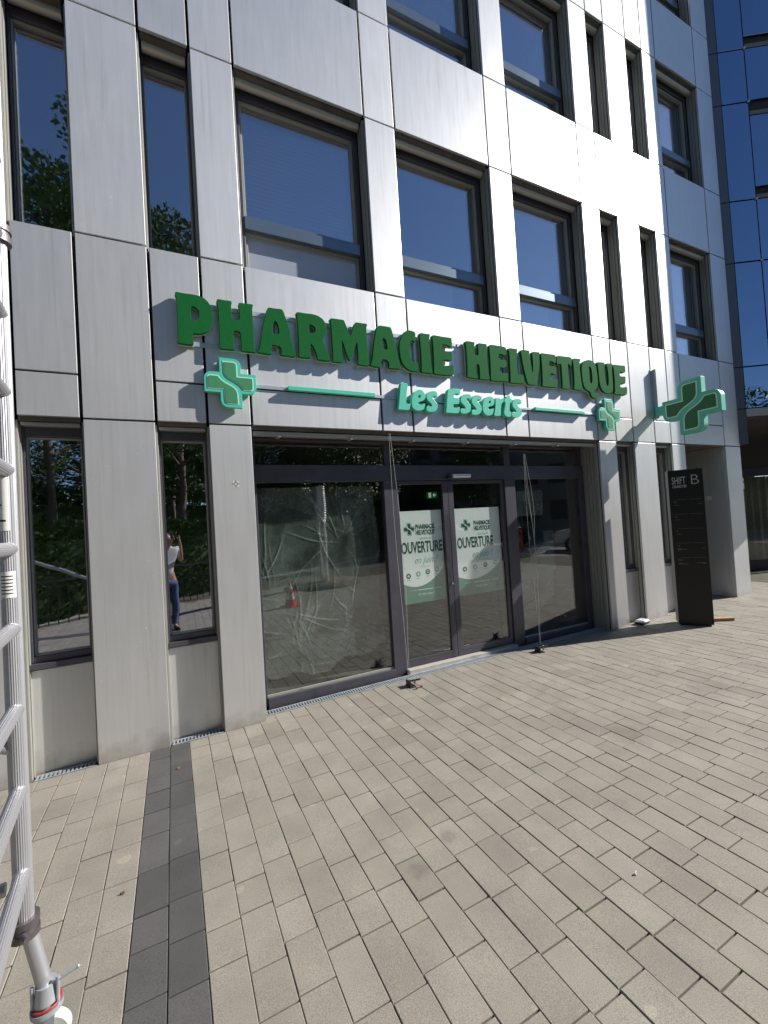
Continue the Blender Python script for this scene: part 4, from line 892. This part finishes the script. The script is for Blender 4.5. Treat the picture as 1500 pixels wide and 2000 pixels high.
# ================================================================= BLUE GLASS TOWER next door
J16 = fw_pt(S[16], 0)
T0 = Vector((7.275, 8.47, 0)); TAa = R(-6); TT = Vector((math.cos(TAa), math.sin(TAa), 0)); TN = Vector((-math.sin(TAa), math.cos(TAa), 0))
tw = empty('glass_tower', T0, TAa); to_ = (0, 0, 0)
tag(tw, 'dark blue glass tower with an overhanging upper part at the right edge', 'building')
CX = 2.02                                     # where the front ends and the wall turns away
M_STRIP = mat('tower_edge_metal', (.13, .14, .16), .45, .6)
M_LEDGE = mat('tower_ledge', (.36, .36, .37), .5)
zj = [3.70, 4.53, 6.62, 7.86, 9.84, 10.93, 12.3, 13.6, 15.0]
sj = [0.0, .50, 1.26, CX]
for a, b_ in zip(sj, sj[1:]):
    for z0, z1 in zip(zj, zj[1:]):
        c = MB(); zt = z1
        if a >= .5 and z1 in (7.86, 9.84, 10.93, 12.3, 13.6): pass
        lo = z0
        if a >= .5 and z0 in (7.86, 9.84, 10.93, 12.3): lo = z0 + .24
        if a >= .5 and z0 == 9.84: lo = z0 - 0 + .02
        c.box(a + .008, b_ - .008, 0, .03, lo + .012, zt - .012 - (.28 if (a >= .5 and z1 == 9.84) else 0))
        c.build('glass_panel', M_TOWER, tw, to_, .003)
c = MB(); c.box(0, CX, .05, .12, 3.70, 15); c.build('backing', M_GAP, tw, to_)
c = MB()
for z in (7.86, 9.56, 10.93, 12.3):
    c.box(.52, CX - .02, .012, .05, z + .02, z + .10)
c.build('vent_blade', mat('vent_metal', (.20, .17, .13), .5, .4), tw, to_)
for z in zj[2:-1]:
    c = MB(); c.lathe((0, 0, 0), [(0, -.028), (.02, -.02), (.028, 0), (.02, .02), (0, .028)], 12)
    f = c.build('glass_fixing', M_GALV, tw); f.location = (.50, -.012, z)
# curved flank that turns away from the street, its lower edge shades the office wall
fl = [Vector((9.285, 8.255, 0)), Vector((10.0, 8.52, 0)), Vector((10.55, 8.90, 0)), Vector((11.0, 9.5, 0)), Vector((11.6, 11, 0)), Vector((12.0, 14.5, 0)), Vector((12.0, 19, 0))]
def tl(p): d = p - T0; return (d.dot(TT), d.dot(TN))
for a, b_ in zip(fl, fl[1:]):
    p, q = tl(a), tl(b_); nx_, ny_ = (q[1] - p[1]), -(q[0] - p[0]); L_ = math.hypot(nx_, ny_); nx_, ny_ = nx_ / L_ * .03, ny_ / L_ * .03
    for z0, z1 in zip(zj, zj[1:]):
        c = MB(); c.add([(p[0], p[1], z0 + .01), (q[0], q[1], z0 + .01), (q[0] - nx_, q[1] - ny_, z0 + .01), (p[0] - nx_, p[1] - ny_, z0 + .01), (p[0], p[1], z1 - .01), (q[0], q[1], z1 - .01), (q[0] - nx_, q[1] - ny_, z1 - .01), (p[0] - nx_, p[1] - ny_, z1 - .01)],
              [(0, 3, 2, 1), (4, 5, 6, 7), (0, 1, 5, 4), (1, 2, 6, 5), (2, 3, 7, 6), (3, 0, 4, 7)])
        c.build('glass_panel', M_TOWER, tw, to_)
ring = [tl(T0 + TN * .06)] + [tl(p + Vector((-.06, .06, 0))) for p in fl] + [tl(Vector((7.4, 19, 0)))]
def prism(mb, ring, z0, z1):
    n = len(ring); mb.add([(x, y, z0) for x, y in ring] + [(x, y, z1) for x, y in ring], [tuple(reversed(range(n))), tuple(range(n, 2 * n))] + [(k, (k + 1) % n, n + (k + 1) % n, n + k) for k in range(n)])
c = MB(); prism(c, ring, 3.60, 15.2); c.build('core', M_GAP, tw, to_)
ring2 = [tl(T0 - TN * .02)] + [tl(p) for p in fl] + [tl(Vector((7.3, 19, 0)))]
c = MB(); prism(c, ring2, 3.54, 3.69); c.build('ledge', M_LEDGE, tw, to_)
M_TSOF = mat('tower_soffit', (.10, .085, .08), .35, .3); vary(M_TSOF, (.07, .06, .06), (.15, .13, .12), 1.2)
c = MB(); prism(c, [(x * .99 + .02, y + .04) for x, y in ring2], 3.50, 3.54); c.build('soffit', M_TSOF, tw, to_)
# metal return between the two buildings
p0, p1 = tl(J16), (-.002, -.0)
c = MB(); n_ = 0
for z0, z1 in zip([-.1] + zj[:-1], zj): 
    if z0 == -.1: z0, z1 = 3.0, 3.70
    c.add([(p0[0], p0[1], z0 + .008), (p1[0], p1[1], z0 + .008), (p1[0] + .02, p1[1] + .25, z0 + .008), (p0[0] + .02, p0[1] + .25, z0 + .008), (p0[0], p0[1], z1 - .008), (p1[0], p1[1], z1 - .008), (p1[0] + .02, p1[1] + .25, z1 - .008), (p0[0] + .02, p0[1] + .25, z1 - .008)],
          [(0, 3, 2, 1), (4, 5, 6, 7), (0, 1, 5, 4), (1, 2, 6, 5), (2, 3, 7, 6), (3, 0, 4, 7)])
c.build('corner_strip', M_STRIP, tw, to_)
# recessed ground floor: glazed entrance with pale curtains
YB = 2.95; M_CUR = mat('curtain', (.2, .19, .16), .8); vary(M_CUR, (.15, .145, .125), (.24, .225, .19), 5, (9, 9, .4))
c = MB()
for xx in (-.10, .62, 1.55, 2.6, 3.6): c.box(xx, xx + .09, YB, YB + .08, -.05, 3.5)
c.box(-.10, 3.7, YB - .002, YB + .082, 2.50, 2.72); c.box(-.10, 3.7, YB - .003, YB + .083, -.05, .33)
en = c.build('entrance_frame', M_FRAME, tw, to_, .004)
box('pane', M_SHOP, (-.05, 3.6, YB + .03, YB + .04, .33, 2.5), en, to_)
box('dark_cover', M_ROOM, (-.05, 3.6, YB + .02, YB + .05, 2.72, 3.5), en, to_)  # added dark panel over the upper glazing, blots out the bright horizon reflection
c = MB(); nx = 90; vs = []
for j in (0, 1):
    for k in range(nx + 1): vs.append((0 + 3.5 * k / nx, YB + .35 + .04 * math.sin(k * 1.3), .1 + 2.4 * j))
c.add(vs, [(k, k + 1, nx + 2 + k, nx + 1 + k) for k in range(nx)], True); c.build('curtain', M_CUR, en, to_)
c = MB(); c.box(-.4, -.05, -.2, YB + .5, -.1, 3.5) if False else None
box('recess_wall', M_ROOM, (-.55, -.10, .9, YB + 4, -.1, 3.5), tw, to_)
box('recess_back', M_ROOM, (-.1, 4.2, YB + 3, YB + 3.1, -.1, 3.5), tw, to_)
# intercom on the corner of the last pillar
ic, off = facade_empty('intercom', S[16], .12, 2.2)
c = MB(); c.box(S[16] + .002, S[16] + .075, .02, .05, 2.12, 2.33); c.build('case', M_STK, ic, off, .003)
c = MB(); c.box(S[16] + .03, S[16] + .055, .016, .019, 2.23, 2.28); c.build('screen', M_BLK, ic, off)
tag(ic, 'small white intercom box at the edge of the last metal pillar', 'intercom')

# ================================================================= THE STREET BEHIND THE CAMERA (seen mirrored in the glass)
M_BARK = mat('bark', (.11, .085, .06), .9); M_LEAF = mat('leaf_green', (.055, .105, .022), .55); vary(M_LEAF, (.03, .065, .014), (.09, .15, .035), 1.5)
P(M_LEAF).inputs['Subsurface Weight'].default_value = 0
def tree(loc, h, rad, seed, label, n=17000, low=.28):
    rnd = random.Random(seed); e = empty('street_tree', (loc[0], loc[1], gz(loc[0]) - .03), rnd.uniform(0, 6))
    t = MB(); tips = []
    t.tube((0, 0, 0), (.1, .05, h * .35), .17, .12, 10); t.tube((.1, .05, h * .35), (.0, .0, h * .8), .12, .04, 8)
    for k in range(11):
        z = h * rnd.uniform(.28, .7); a = rnd.uniform(0, 6.28); L_ = rad * rnd.uniform(.5, .95); q = (L_ * math.cos(a), L_ * math.sin(a), z + L_ * rnd.uniform(.25, .7))
        t.tube((.06, .03, z), q, .06, .015, 6); tips.append(q)
    t.build('trunk', M_BARK, e)
    cl = [(q[0], q[1], q[2], rad * rnd.uniform(.28, .45)) for q in tips] + [(rnd.gauss(0, rad * .45), rnd.gauss(0, rad * .45), h * rnd.uniform(low + .1, .95), rad * rnd.uniform(.25, .42)) for _ in range(18)]
    L = MB()
    for k in range(n):
        c = rnd.choice(cl); u = Vector((rnd.gauss(0, 1), rnd.gauss(0, 1), rnd.gauss(0, 1))).normalized(); r_ = c[3] * rnd.uniform(.55, 1.05)
        p = Vector(c[:3]) + Vector((u.x * r_, u.y * r_, u.z * r_ * .75))
        a = Vector((rnd.gauss(0, 1), rnd.gauss(0, 1), rnd.gauss(0, .6))).normalized(); b = a.orthogonal().normalized(); s_ = rnd.uniform(.05, .12)
        L.add([p - a * s_, p - b * s_ * .55, p + a * s_, p + b * s_ * .55], [(0, 1, 2, 3)])
    L.build('crown', M_LEAF, e)
    tag(e, label, 'tree', 'street trees behind the camera')
# positions follow the mirror images in the windows
for (x, y, h, r_, sd_, lb) in ((.3, -8.5, 16.0, 3.2, 1, 'tall tree reflected in the leftmost windows'), (3.6, -6.6, 14.6, 2.9, 2, 'tall tree reflected in the second narrow window'),
                               (-4.5, -10, 10.5, 3.2, 3, 'broad tree at the left end of the tree row'), (8.5, -8.2, 8.6, 3.0, 4, 'round tree reflected in the glass above the shop window'),
                               (13.5, -8.0, 8.4, 3.0, 5, 'round tree reflected in the glass above the doors'), (6.5, -13, 11, 3.4, 6, 'wide tree in the second row'),
                               (23, -4.5, 9.0, 2.8, 7, 'lone tree by the parked cars'), (18.5, -12, 7.5, 2.8, 8, 'broad tree right of the middle'), (-10, -8, 10, 3.2, 9, 'tree far left of the row'),
                               (31, 1.5, 14.5, 3.6, 10, 'tree reflected in the far right window')):
    tree((x, y), h, r_, sd_, lb)
base_trees = [o for o in col.objects if o.name.startswith('street_tree')]
_rt = random.Random(5)
ORD = 'first second third fourth fifth sixth seventh eighth ninth tenth eleventh twelfth thirteenth fourteenth fifteenth sixteenth seventeenth eighteenth nineteenth twentieth twenty-first twenty-second'.split()
for k in range(22):
    src = base_trees[(3, 4, 5, 8)[k % 4]]; r_ = src.copy(); col.objects.link(r_)
    x_ = -26 + 3.4 * k; y_ = -18 - 2.5 * (k % 3) + .25 * max(0, x_ - 20) * 2; sc_ = _rt.uniform(.85, 1.15)
    r_.location = (x_, y_, gz(x_) - .03); r_.rotation_euler = (0, 0, _rt.uniform(0, 6)); r_.scale = (sc_, sc_, sc_)
    r_['label'] = ORD[k] + ' tree from the left in the dense back row beyond the high hedge'; r_['group'] = 'far trees behind the street'
    for ch in src.children:
        c_ = ch.copy(); col.objects.link(c_); c_.parent = r_
def hedge(x0, y0, x1, y1, h, label, seed, wd=.9, dens=1100, ls=1.0):
    rnd = random.Random(seed); e = empty('hedge', (x0, y0, gz(x0)), math.atan2(y1 - y0, x1 - x0)); L_ = math.hypot(x1 - x0, y1 - y0)
    c = MB(); c.box(0, L_, -wd * .35, wd * .35, 0, h * .85); c.build('branches', M_LEAF, e)
    L = MB()
    for k in range(int(L_ * dens)):
        p = Vector((rnd.uniform(0, L_), rnd.choice((-1, 1)) * wd * .5 * rnd.uniform(.75, 1.1), rnd.uniform(.05, h))) if rnd.random() < .65 else Vector((rnd.uniform(0, L_), rnd.uniform(-wd / 2, wd / 2), h * rnd.uniform(.9, 1.08)))
        a = Vector((rnd.gauss(0, 1), rnd.gauss(0, 1), rnd.gauss(0, .7))).normalized(); b = a.orthogonal().normalized(); s_ = rnd.uniform(.05, .10) * ls
        L.add([p - a * s_, p - b * s_ * .6, p + a * s_, p + b * s_ * .6], [(0, 1, 2, 3)])
    L.build('leaves', M_LEAF, e); tag(e, label, 'hedge')
hedge(-9, -4.6, 4.2, -5.2, 2.3, 'clipped green hedge behind the camera on the left', 31)
hedge(6.5, -6.3, 20, -7.0, 1.9, 'taller green hedge across the street', 32)
hedge(-34, -15.5, 46, -15, 4.2, 'long high hedge in front of the back row of trees', 33, 1.4, 300, 2.0)
# low railing in front of the hedge
e = empty('railing', (-4, -4.0, gz(-4)), 0); c = MB()
c.box(0, 7.5, -.02, .02, 1.0, 1.05)
for k in range(38): c.box(.2 * k, .2 * k + .02, -.01, .01, .0, 1.0)
c.build('bars', M_BLK, e); tag(e, 'low dark railing in front of the hedge behind the camera', 'railing')
# silver flue pipe with a ribbed top, traffic cone, red hydrant
e = empty('steel_flue', (5.33, -1.24, gz(5.33)), 0); c = MB(); c.tube((0, 0, 0), (0, 0, 2.0), .15, n=32); c.build('pipe', mat('steel_pipe', (.85, .86, .88), .22, .8), e)
c = MB(); pr = []
for k in range(16): pr += [(.15, 2.0 + .07 * k), (.185, 2.02 + .07 * k), (.185, 2.035 + .07 * k), (.15, 2.055 + .07 * k)]
c.lathe((0, 0, 0), pr, 32); c.build('louvred_top', bpy.data.materials['steel_pipe'], e)
c = MB(); c.lathe((0, 0, 0), [(0, .12), (1.1, .12), (1.15, .0)], 32); c.build('planted_base', M_BARK, e); tag(e, 'silver vent pipe with ringed top standing in a round bed behind the camera', 'vent pipe')
M_CONE = mat('cone_red', (.75, .05, .02), .45)
e = empty('traffic_cone', (2.55, .42, gz(2.55)), 0)
c = MB(); c.lathe((0, 0, .03), [(.13, 0), (.105, .14)], 24); c.lathe((0, 0, .03), [(.085, .27), (.065, .38)], 24); c.lathe((0, 0, .03), [(.045, .46), (.03, .52), (0, .52)], 24); c.build('body', M_CONE, e)
c = MB(); c.lathe((0, 0, .03), [(.106, .14), (.086, .27)], 24); c.lathe((0, 0, .03), [(.066, .38), (.046, .46)], 24); c.build('reflective_band', M_STK, e)
c = MB(); c.box(-.18, .18, -.18, .18, 0, .03); c.build('foot', M_CONE, e, (0, 0, 0), .01); tag(e, 'red and white traffic cone out of frame to the right of the camera', 'traffic cone')
e = empty('fire_hydrant', (17.5, .6, gz(12)), 0)
c = MB(); c.lathe((0, 0, 0), [(.2, 0), (.2, .06), (.13, .08), (.13, .8), (.17, .82), (.17, .9), (.1, 1.0), (0, 1.02)], 20); c.tube((-.24, 0, .65), (.24, 0, .65), .07, n=14); c.build('body', M_CONE, e); tag(e, 'red street hydrant near the parked cars', 'hydrant')
# parked cars
def car(loc, rz, paint, label):
    e = empty('parked_car', (loc[0], loc[1], gz(loc[0]) - .03), rz)
    prof = [(-2.1, .35), (-2.15, .62), (-2.05, .88), (-1.2, .98), (-.55, 1.40), (.75, 1.45), (1.45, 1.02), (2.05, .92), (2.15, .6), (2.1, .32)]
    c = MB(); n = len(prof); vs = []
    for y, k in ((-.86, 1), (-.70, 2), (.70, 2), (.86, 1)):
        for (x, z) in prof: vs.append((x, y if z < 1.0 else y * .86, z if k == 1 else z + .015))
    fs = []
    for j in range(3):
        for k in range(n): fs.append((j * n + k, j * n + (k + 1) % n, (j + 1) * n + (k + 1) % n, (j + 1) * n + k))
    fs += [tuple(reversed(range(n))), tuple(range(3 * n, 4 * n))]; c.add(vs, fs); b = solid_fix(c.build('body', paint, e, (0, 0, 0), .04))
    c = MB()
    for y in (-.80, .80):
        y1 = y * 1.03; c.add([(-1.02, y1, 1.0), (-.5, y1 * .97, 1.32), (.7, y1 * .97, 1.36), (1.28, y1, 1.02)], [(0, 1, 2, 3)])
    c.add([(-1.22, -.62, 1.02), (-1.22, .62, 1.02), (-.62, .56, 1.41), (-.62, -.56, 1.41)], [(0, 1, 2, 3)]); c.add([(1.44, -.62, 1.06), (1.44, .62, 1.06), (.82, .56, 1.46), (.82, -.56, 1.46)], [(0, 1, 2, 3)])
    c.build('window', M_TOT, b)
    for x in (-1.35, 1.35):
        for y in (-.80, .80):
            c = MB(); c.tube((x, y - .1, .32), (x, y + .1, .32), .32, n=24); wl = c.build('wheel', M_BLK, e, (0, 0, 0), .02)
            c = MB(); c.tube((x, y - .105, .32), (x, y + .105, .32), .2, n=16); c.build('rim', M_GALV, wl)
    for y in (-.6, .6):
        c = MB(); c.box(-2.16, -2.10, y - .14, y + .14, .64, .76); c.build('headlight', M_STK, e, (0, 0, 0), .01)
    tag(e, label, 'car', 'parked cars across the street')
car((17.5, 4.6), R(80), mat('car_paint_silver', (.55, .56, .58), .2, .7), 'silver parked car nearest the tower')
car((19.5, -1.6), R(84), mat('car_paint_black', (.02, .02, .025), .15, .3), 'black parked car between the silver and the white one')
car((21.5, -6.5), R(80), mat('car_paint_white', (.7, .7, .7), .2), 'white parked car at the left end of the row')
# office block across the street
ob = empty('street_block', (44, -14, 0), R(70)); M_OB = mat('block_concrete', (.20, .19, .18), .8)
box('wall', M_OB, (-16, 16, 0, 10, -.1, 11), ob, (0, 0, 0))
c = MB()
for z in (1.2, 4.6, 8.0):
    for k in range(12): c.box(-15 + 2.5 * k, -13.4 + 2.5 * k, -.03, .05, z, z + 1.8); c.box(-15 + 2.5 * k, -13.4 + 2.5 * k, 9.95, 10.03, z, z + 1.8)
c.build('window_band', M_TOT, ob); tag(ob, 'plain grey office block far across the street', 'building')

# ---- the photographer, mirrored in the second narrow window
M_SKIN = mat('skin', (.42, .24, .17), .5); M_SHIRT = mat('white_shirt', (.45, .45, .47), .8); M_JEANS = mat('blue_jeans', (.05, .08, .17), .85); M_HAIR = mat('dark_hair', (.02, .015, .012), .6)
pe_ = empty('person', (.08, -.46, gz(0)), 0)
tag(pe_, 'man in white shirt and jeans holding up a phone, mirrored in a window', 'person')
def skin(name, m, nodes, edges, parent, root=0, lev=2):
    me = bpy.data.meshes.new(name); me.from_pydata([n[0] for n in nodes], edges, []); o = bpy.data.objects.new(name, me); col.objects.link(o); o.parent = parent
    sk = o.modifiers.new('skin', 'SKIN'); sk.use_smooth_shade = True
    for k, n in enumerate(nodes):
        v = me.skin_vertices[0].data[k]; v.radius = (n[1], n[2] if len(n) > 2 else n[1]); v.use_root = (k == root)
    ss = o.modifiers.new('sub', 'SUBSURF'); ss.levels = lev; ss.render_levels = lev; me.materials.append(m); return o
HS = 1.10
def h_(x, y, z): return (x * HS, y * HS, z * HS)
nd = [(h_(0, 0, .95), .15, .11), (h_(0, 0, 1.15), .14, .10), (h_(0, 0, 1.38), .17, .11), (h_(0, 0, 1.50), .075, .07), (h_(0, .02, 1.56), .055, .055), (h_(0, .035, 1.64), .085, .10), (h_(0, .03, 1.74), .07, .085)]
ed = [(0, 1), (1, 2), (2, 3), (3, 4), (4, 5), (5, 6)]
for sx in (-1, 1):
    b0 = len(nd); nd += [(h_(.19 * sx, 0, 1.44), .06), (h_(.26 * sx, .06, 1.22), .047), (h_(.16 * sx, .26, 1.38), .036), (h_(.08 * sx, .345, 1.60), .026), (h_(.055 * sx, .355, 1.66), .030, .018)]
    ed += [(2, b0), (b0, b0 + 1), (b0 + 1, b0 + 2), (b0 + 2, b0 + 3), (b0 + 3, b0 + 4)]
    b1 = len(nd); nd += [(h_(.10 * sx, 0, .88), .095), (h_(.11 * sx, .01, .50), .062), (h_(.11 * sx, -.01, .10), .042), (h_(.115 * sx, .12, .035), .035, .04)]
    ed += [(0, b1), (b1, b1 + 1), (b1 + 1, b1 + 2), (b1 + 2, b1 + 3)]
body = skin('body', M_SKIN, nd, ed, pe_)
for sx in (-1, 1):
    for k in range(4):
        z = 1.645 + .022 * k
        skin('finger', M_SKIN, [(h_(.060 * sx, .352, z), .0095), (h_(.072 * sx, .375, z + .006), .009), (h_(.058 * sx, .398 - .004 * k, z + .004), .008), (h_(.040 * sx, .400 - .004 * k, z), .007)], [(0, 1), (1, 2), (2, 3)], body, lev=1)
    skin('thumb', M_SKIN, [(h_(.055 * sx, .345, 1.64), .011), (h_(.045 * sx, .34, 1.67), .010), (h_(.030 * sx, .345, 1.69), .009)], [(0, 1), (1, 2)], body, lev=1)
skin('shirt', M_SHIRT, [(h_(0, 0, .92), .175, .135), (h_(0, 0, 1.15), .165, .125), (h_(0, 0, 1.38), .19, .13), (h_(0, 0, 1.46), .10, .09), (h_(.19, 0, 1.44), .08), (h_(.245, .045, 1.27), .068), (h_(-.19, 0, 1.44), .08), (h_(-.245, .045, 1.27), .068)], [(0, 1), (1, 2), (2, 3), (2, 4), (4, 5), (2, 6), (6, 7)], body)
skin('trousers', M_JEANS, [(h_(0, 0, .93), .165, .125), (h_(.10, 0, .84), .11), (h_(.11, .01, .50), .078), (h_(.11, -.01, .09), .06), (h_(-.10, 0, .84), .11), (h_(-.11, .01, .50), .078), (h_(-.11, -.01, .09), .06)], [(0, 1), (1, 2), (2, 3), (0, 4), (4, 5), (5, 6)], body)
skin('hair', M_HAIR, [(h_(0, -.01, 1.70), .085, .10), (h_(0, -.0, 1.775), .078, .095)], [(0, 1)], body)
for sx in (-1, 1):
    skin('shoe', M_BLK, [(h_(.113 * sx, -.04, .045), .05), (h_(.115 * sx, .15, .04), .045)], [(0, 1)], body, lev=1)
    c = MB(); c.lathe(h_(.032 * sx, .128, 1.665), [(0, -.01), (.009, -.006), (.011, 0), (.009, .006), (0, .01)], 10); c.build('eye', M_STK, body)
    c = MB(); c.tube(h_(.088 * sx, .03, 1.645), h_(.098 * sx, .02, 1.665), .02, .014, 10); c.build('ear', M_SKIN, body)
c = MB(); c.tube(h_(0, .125, 1.65), h_(0, .155, 1.625), .012, .016, 8); c.build('nose', M_SKIN, body); c = MB(); c.box(-.025, .025, .135, .146, 1.765, 1.773); c.build('mouth', mat('lips', (.3, .1, .09), .5), body)
ph = empty('phone', (0.0, -.035, 1.905), 0); c = MB(); c.box(-.038, .038, -.009, 0.0, -.095, .065); c.build('case', M_BLK, ph, (0, 0, 0), .004); tag(ph, 'black phone held upright in both hands of the man', 'phone')
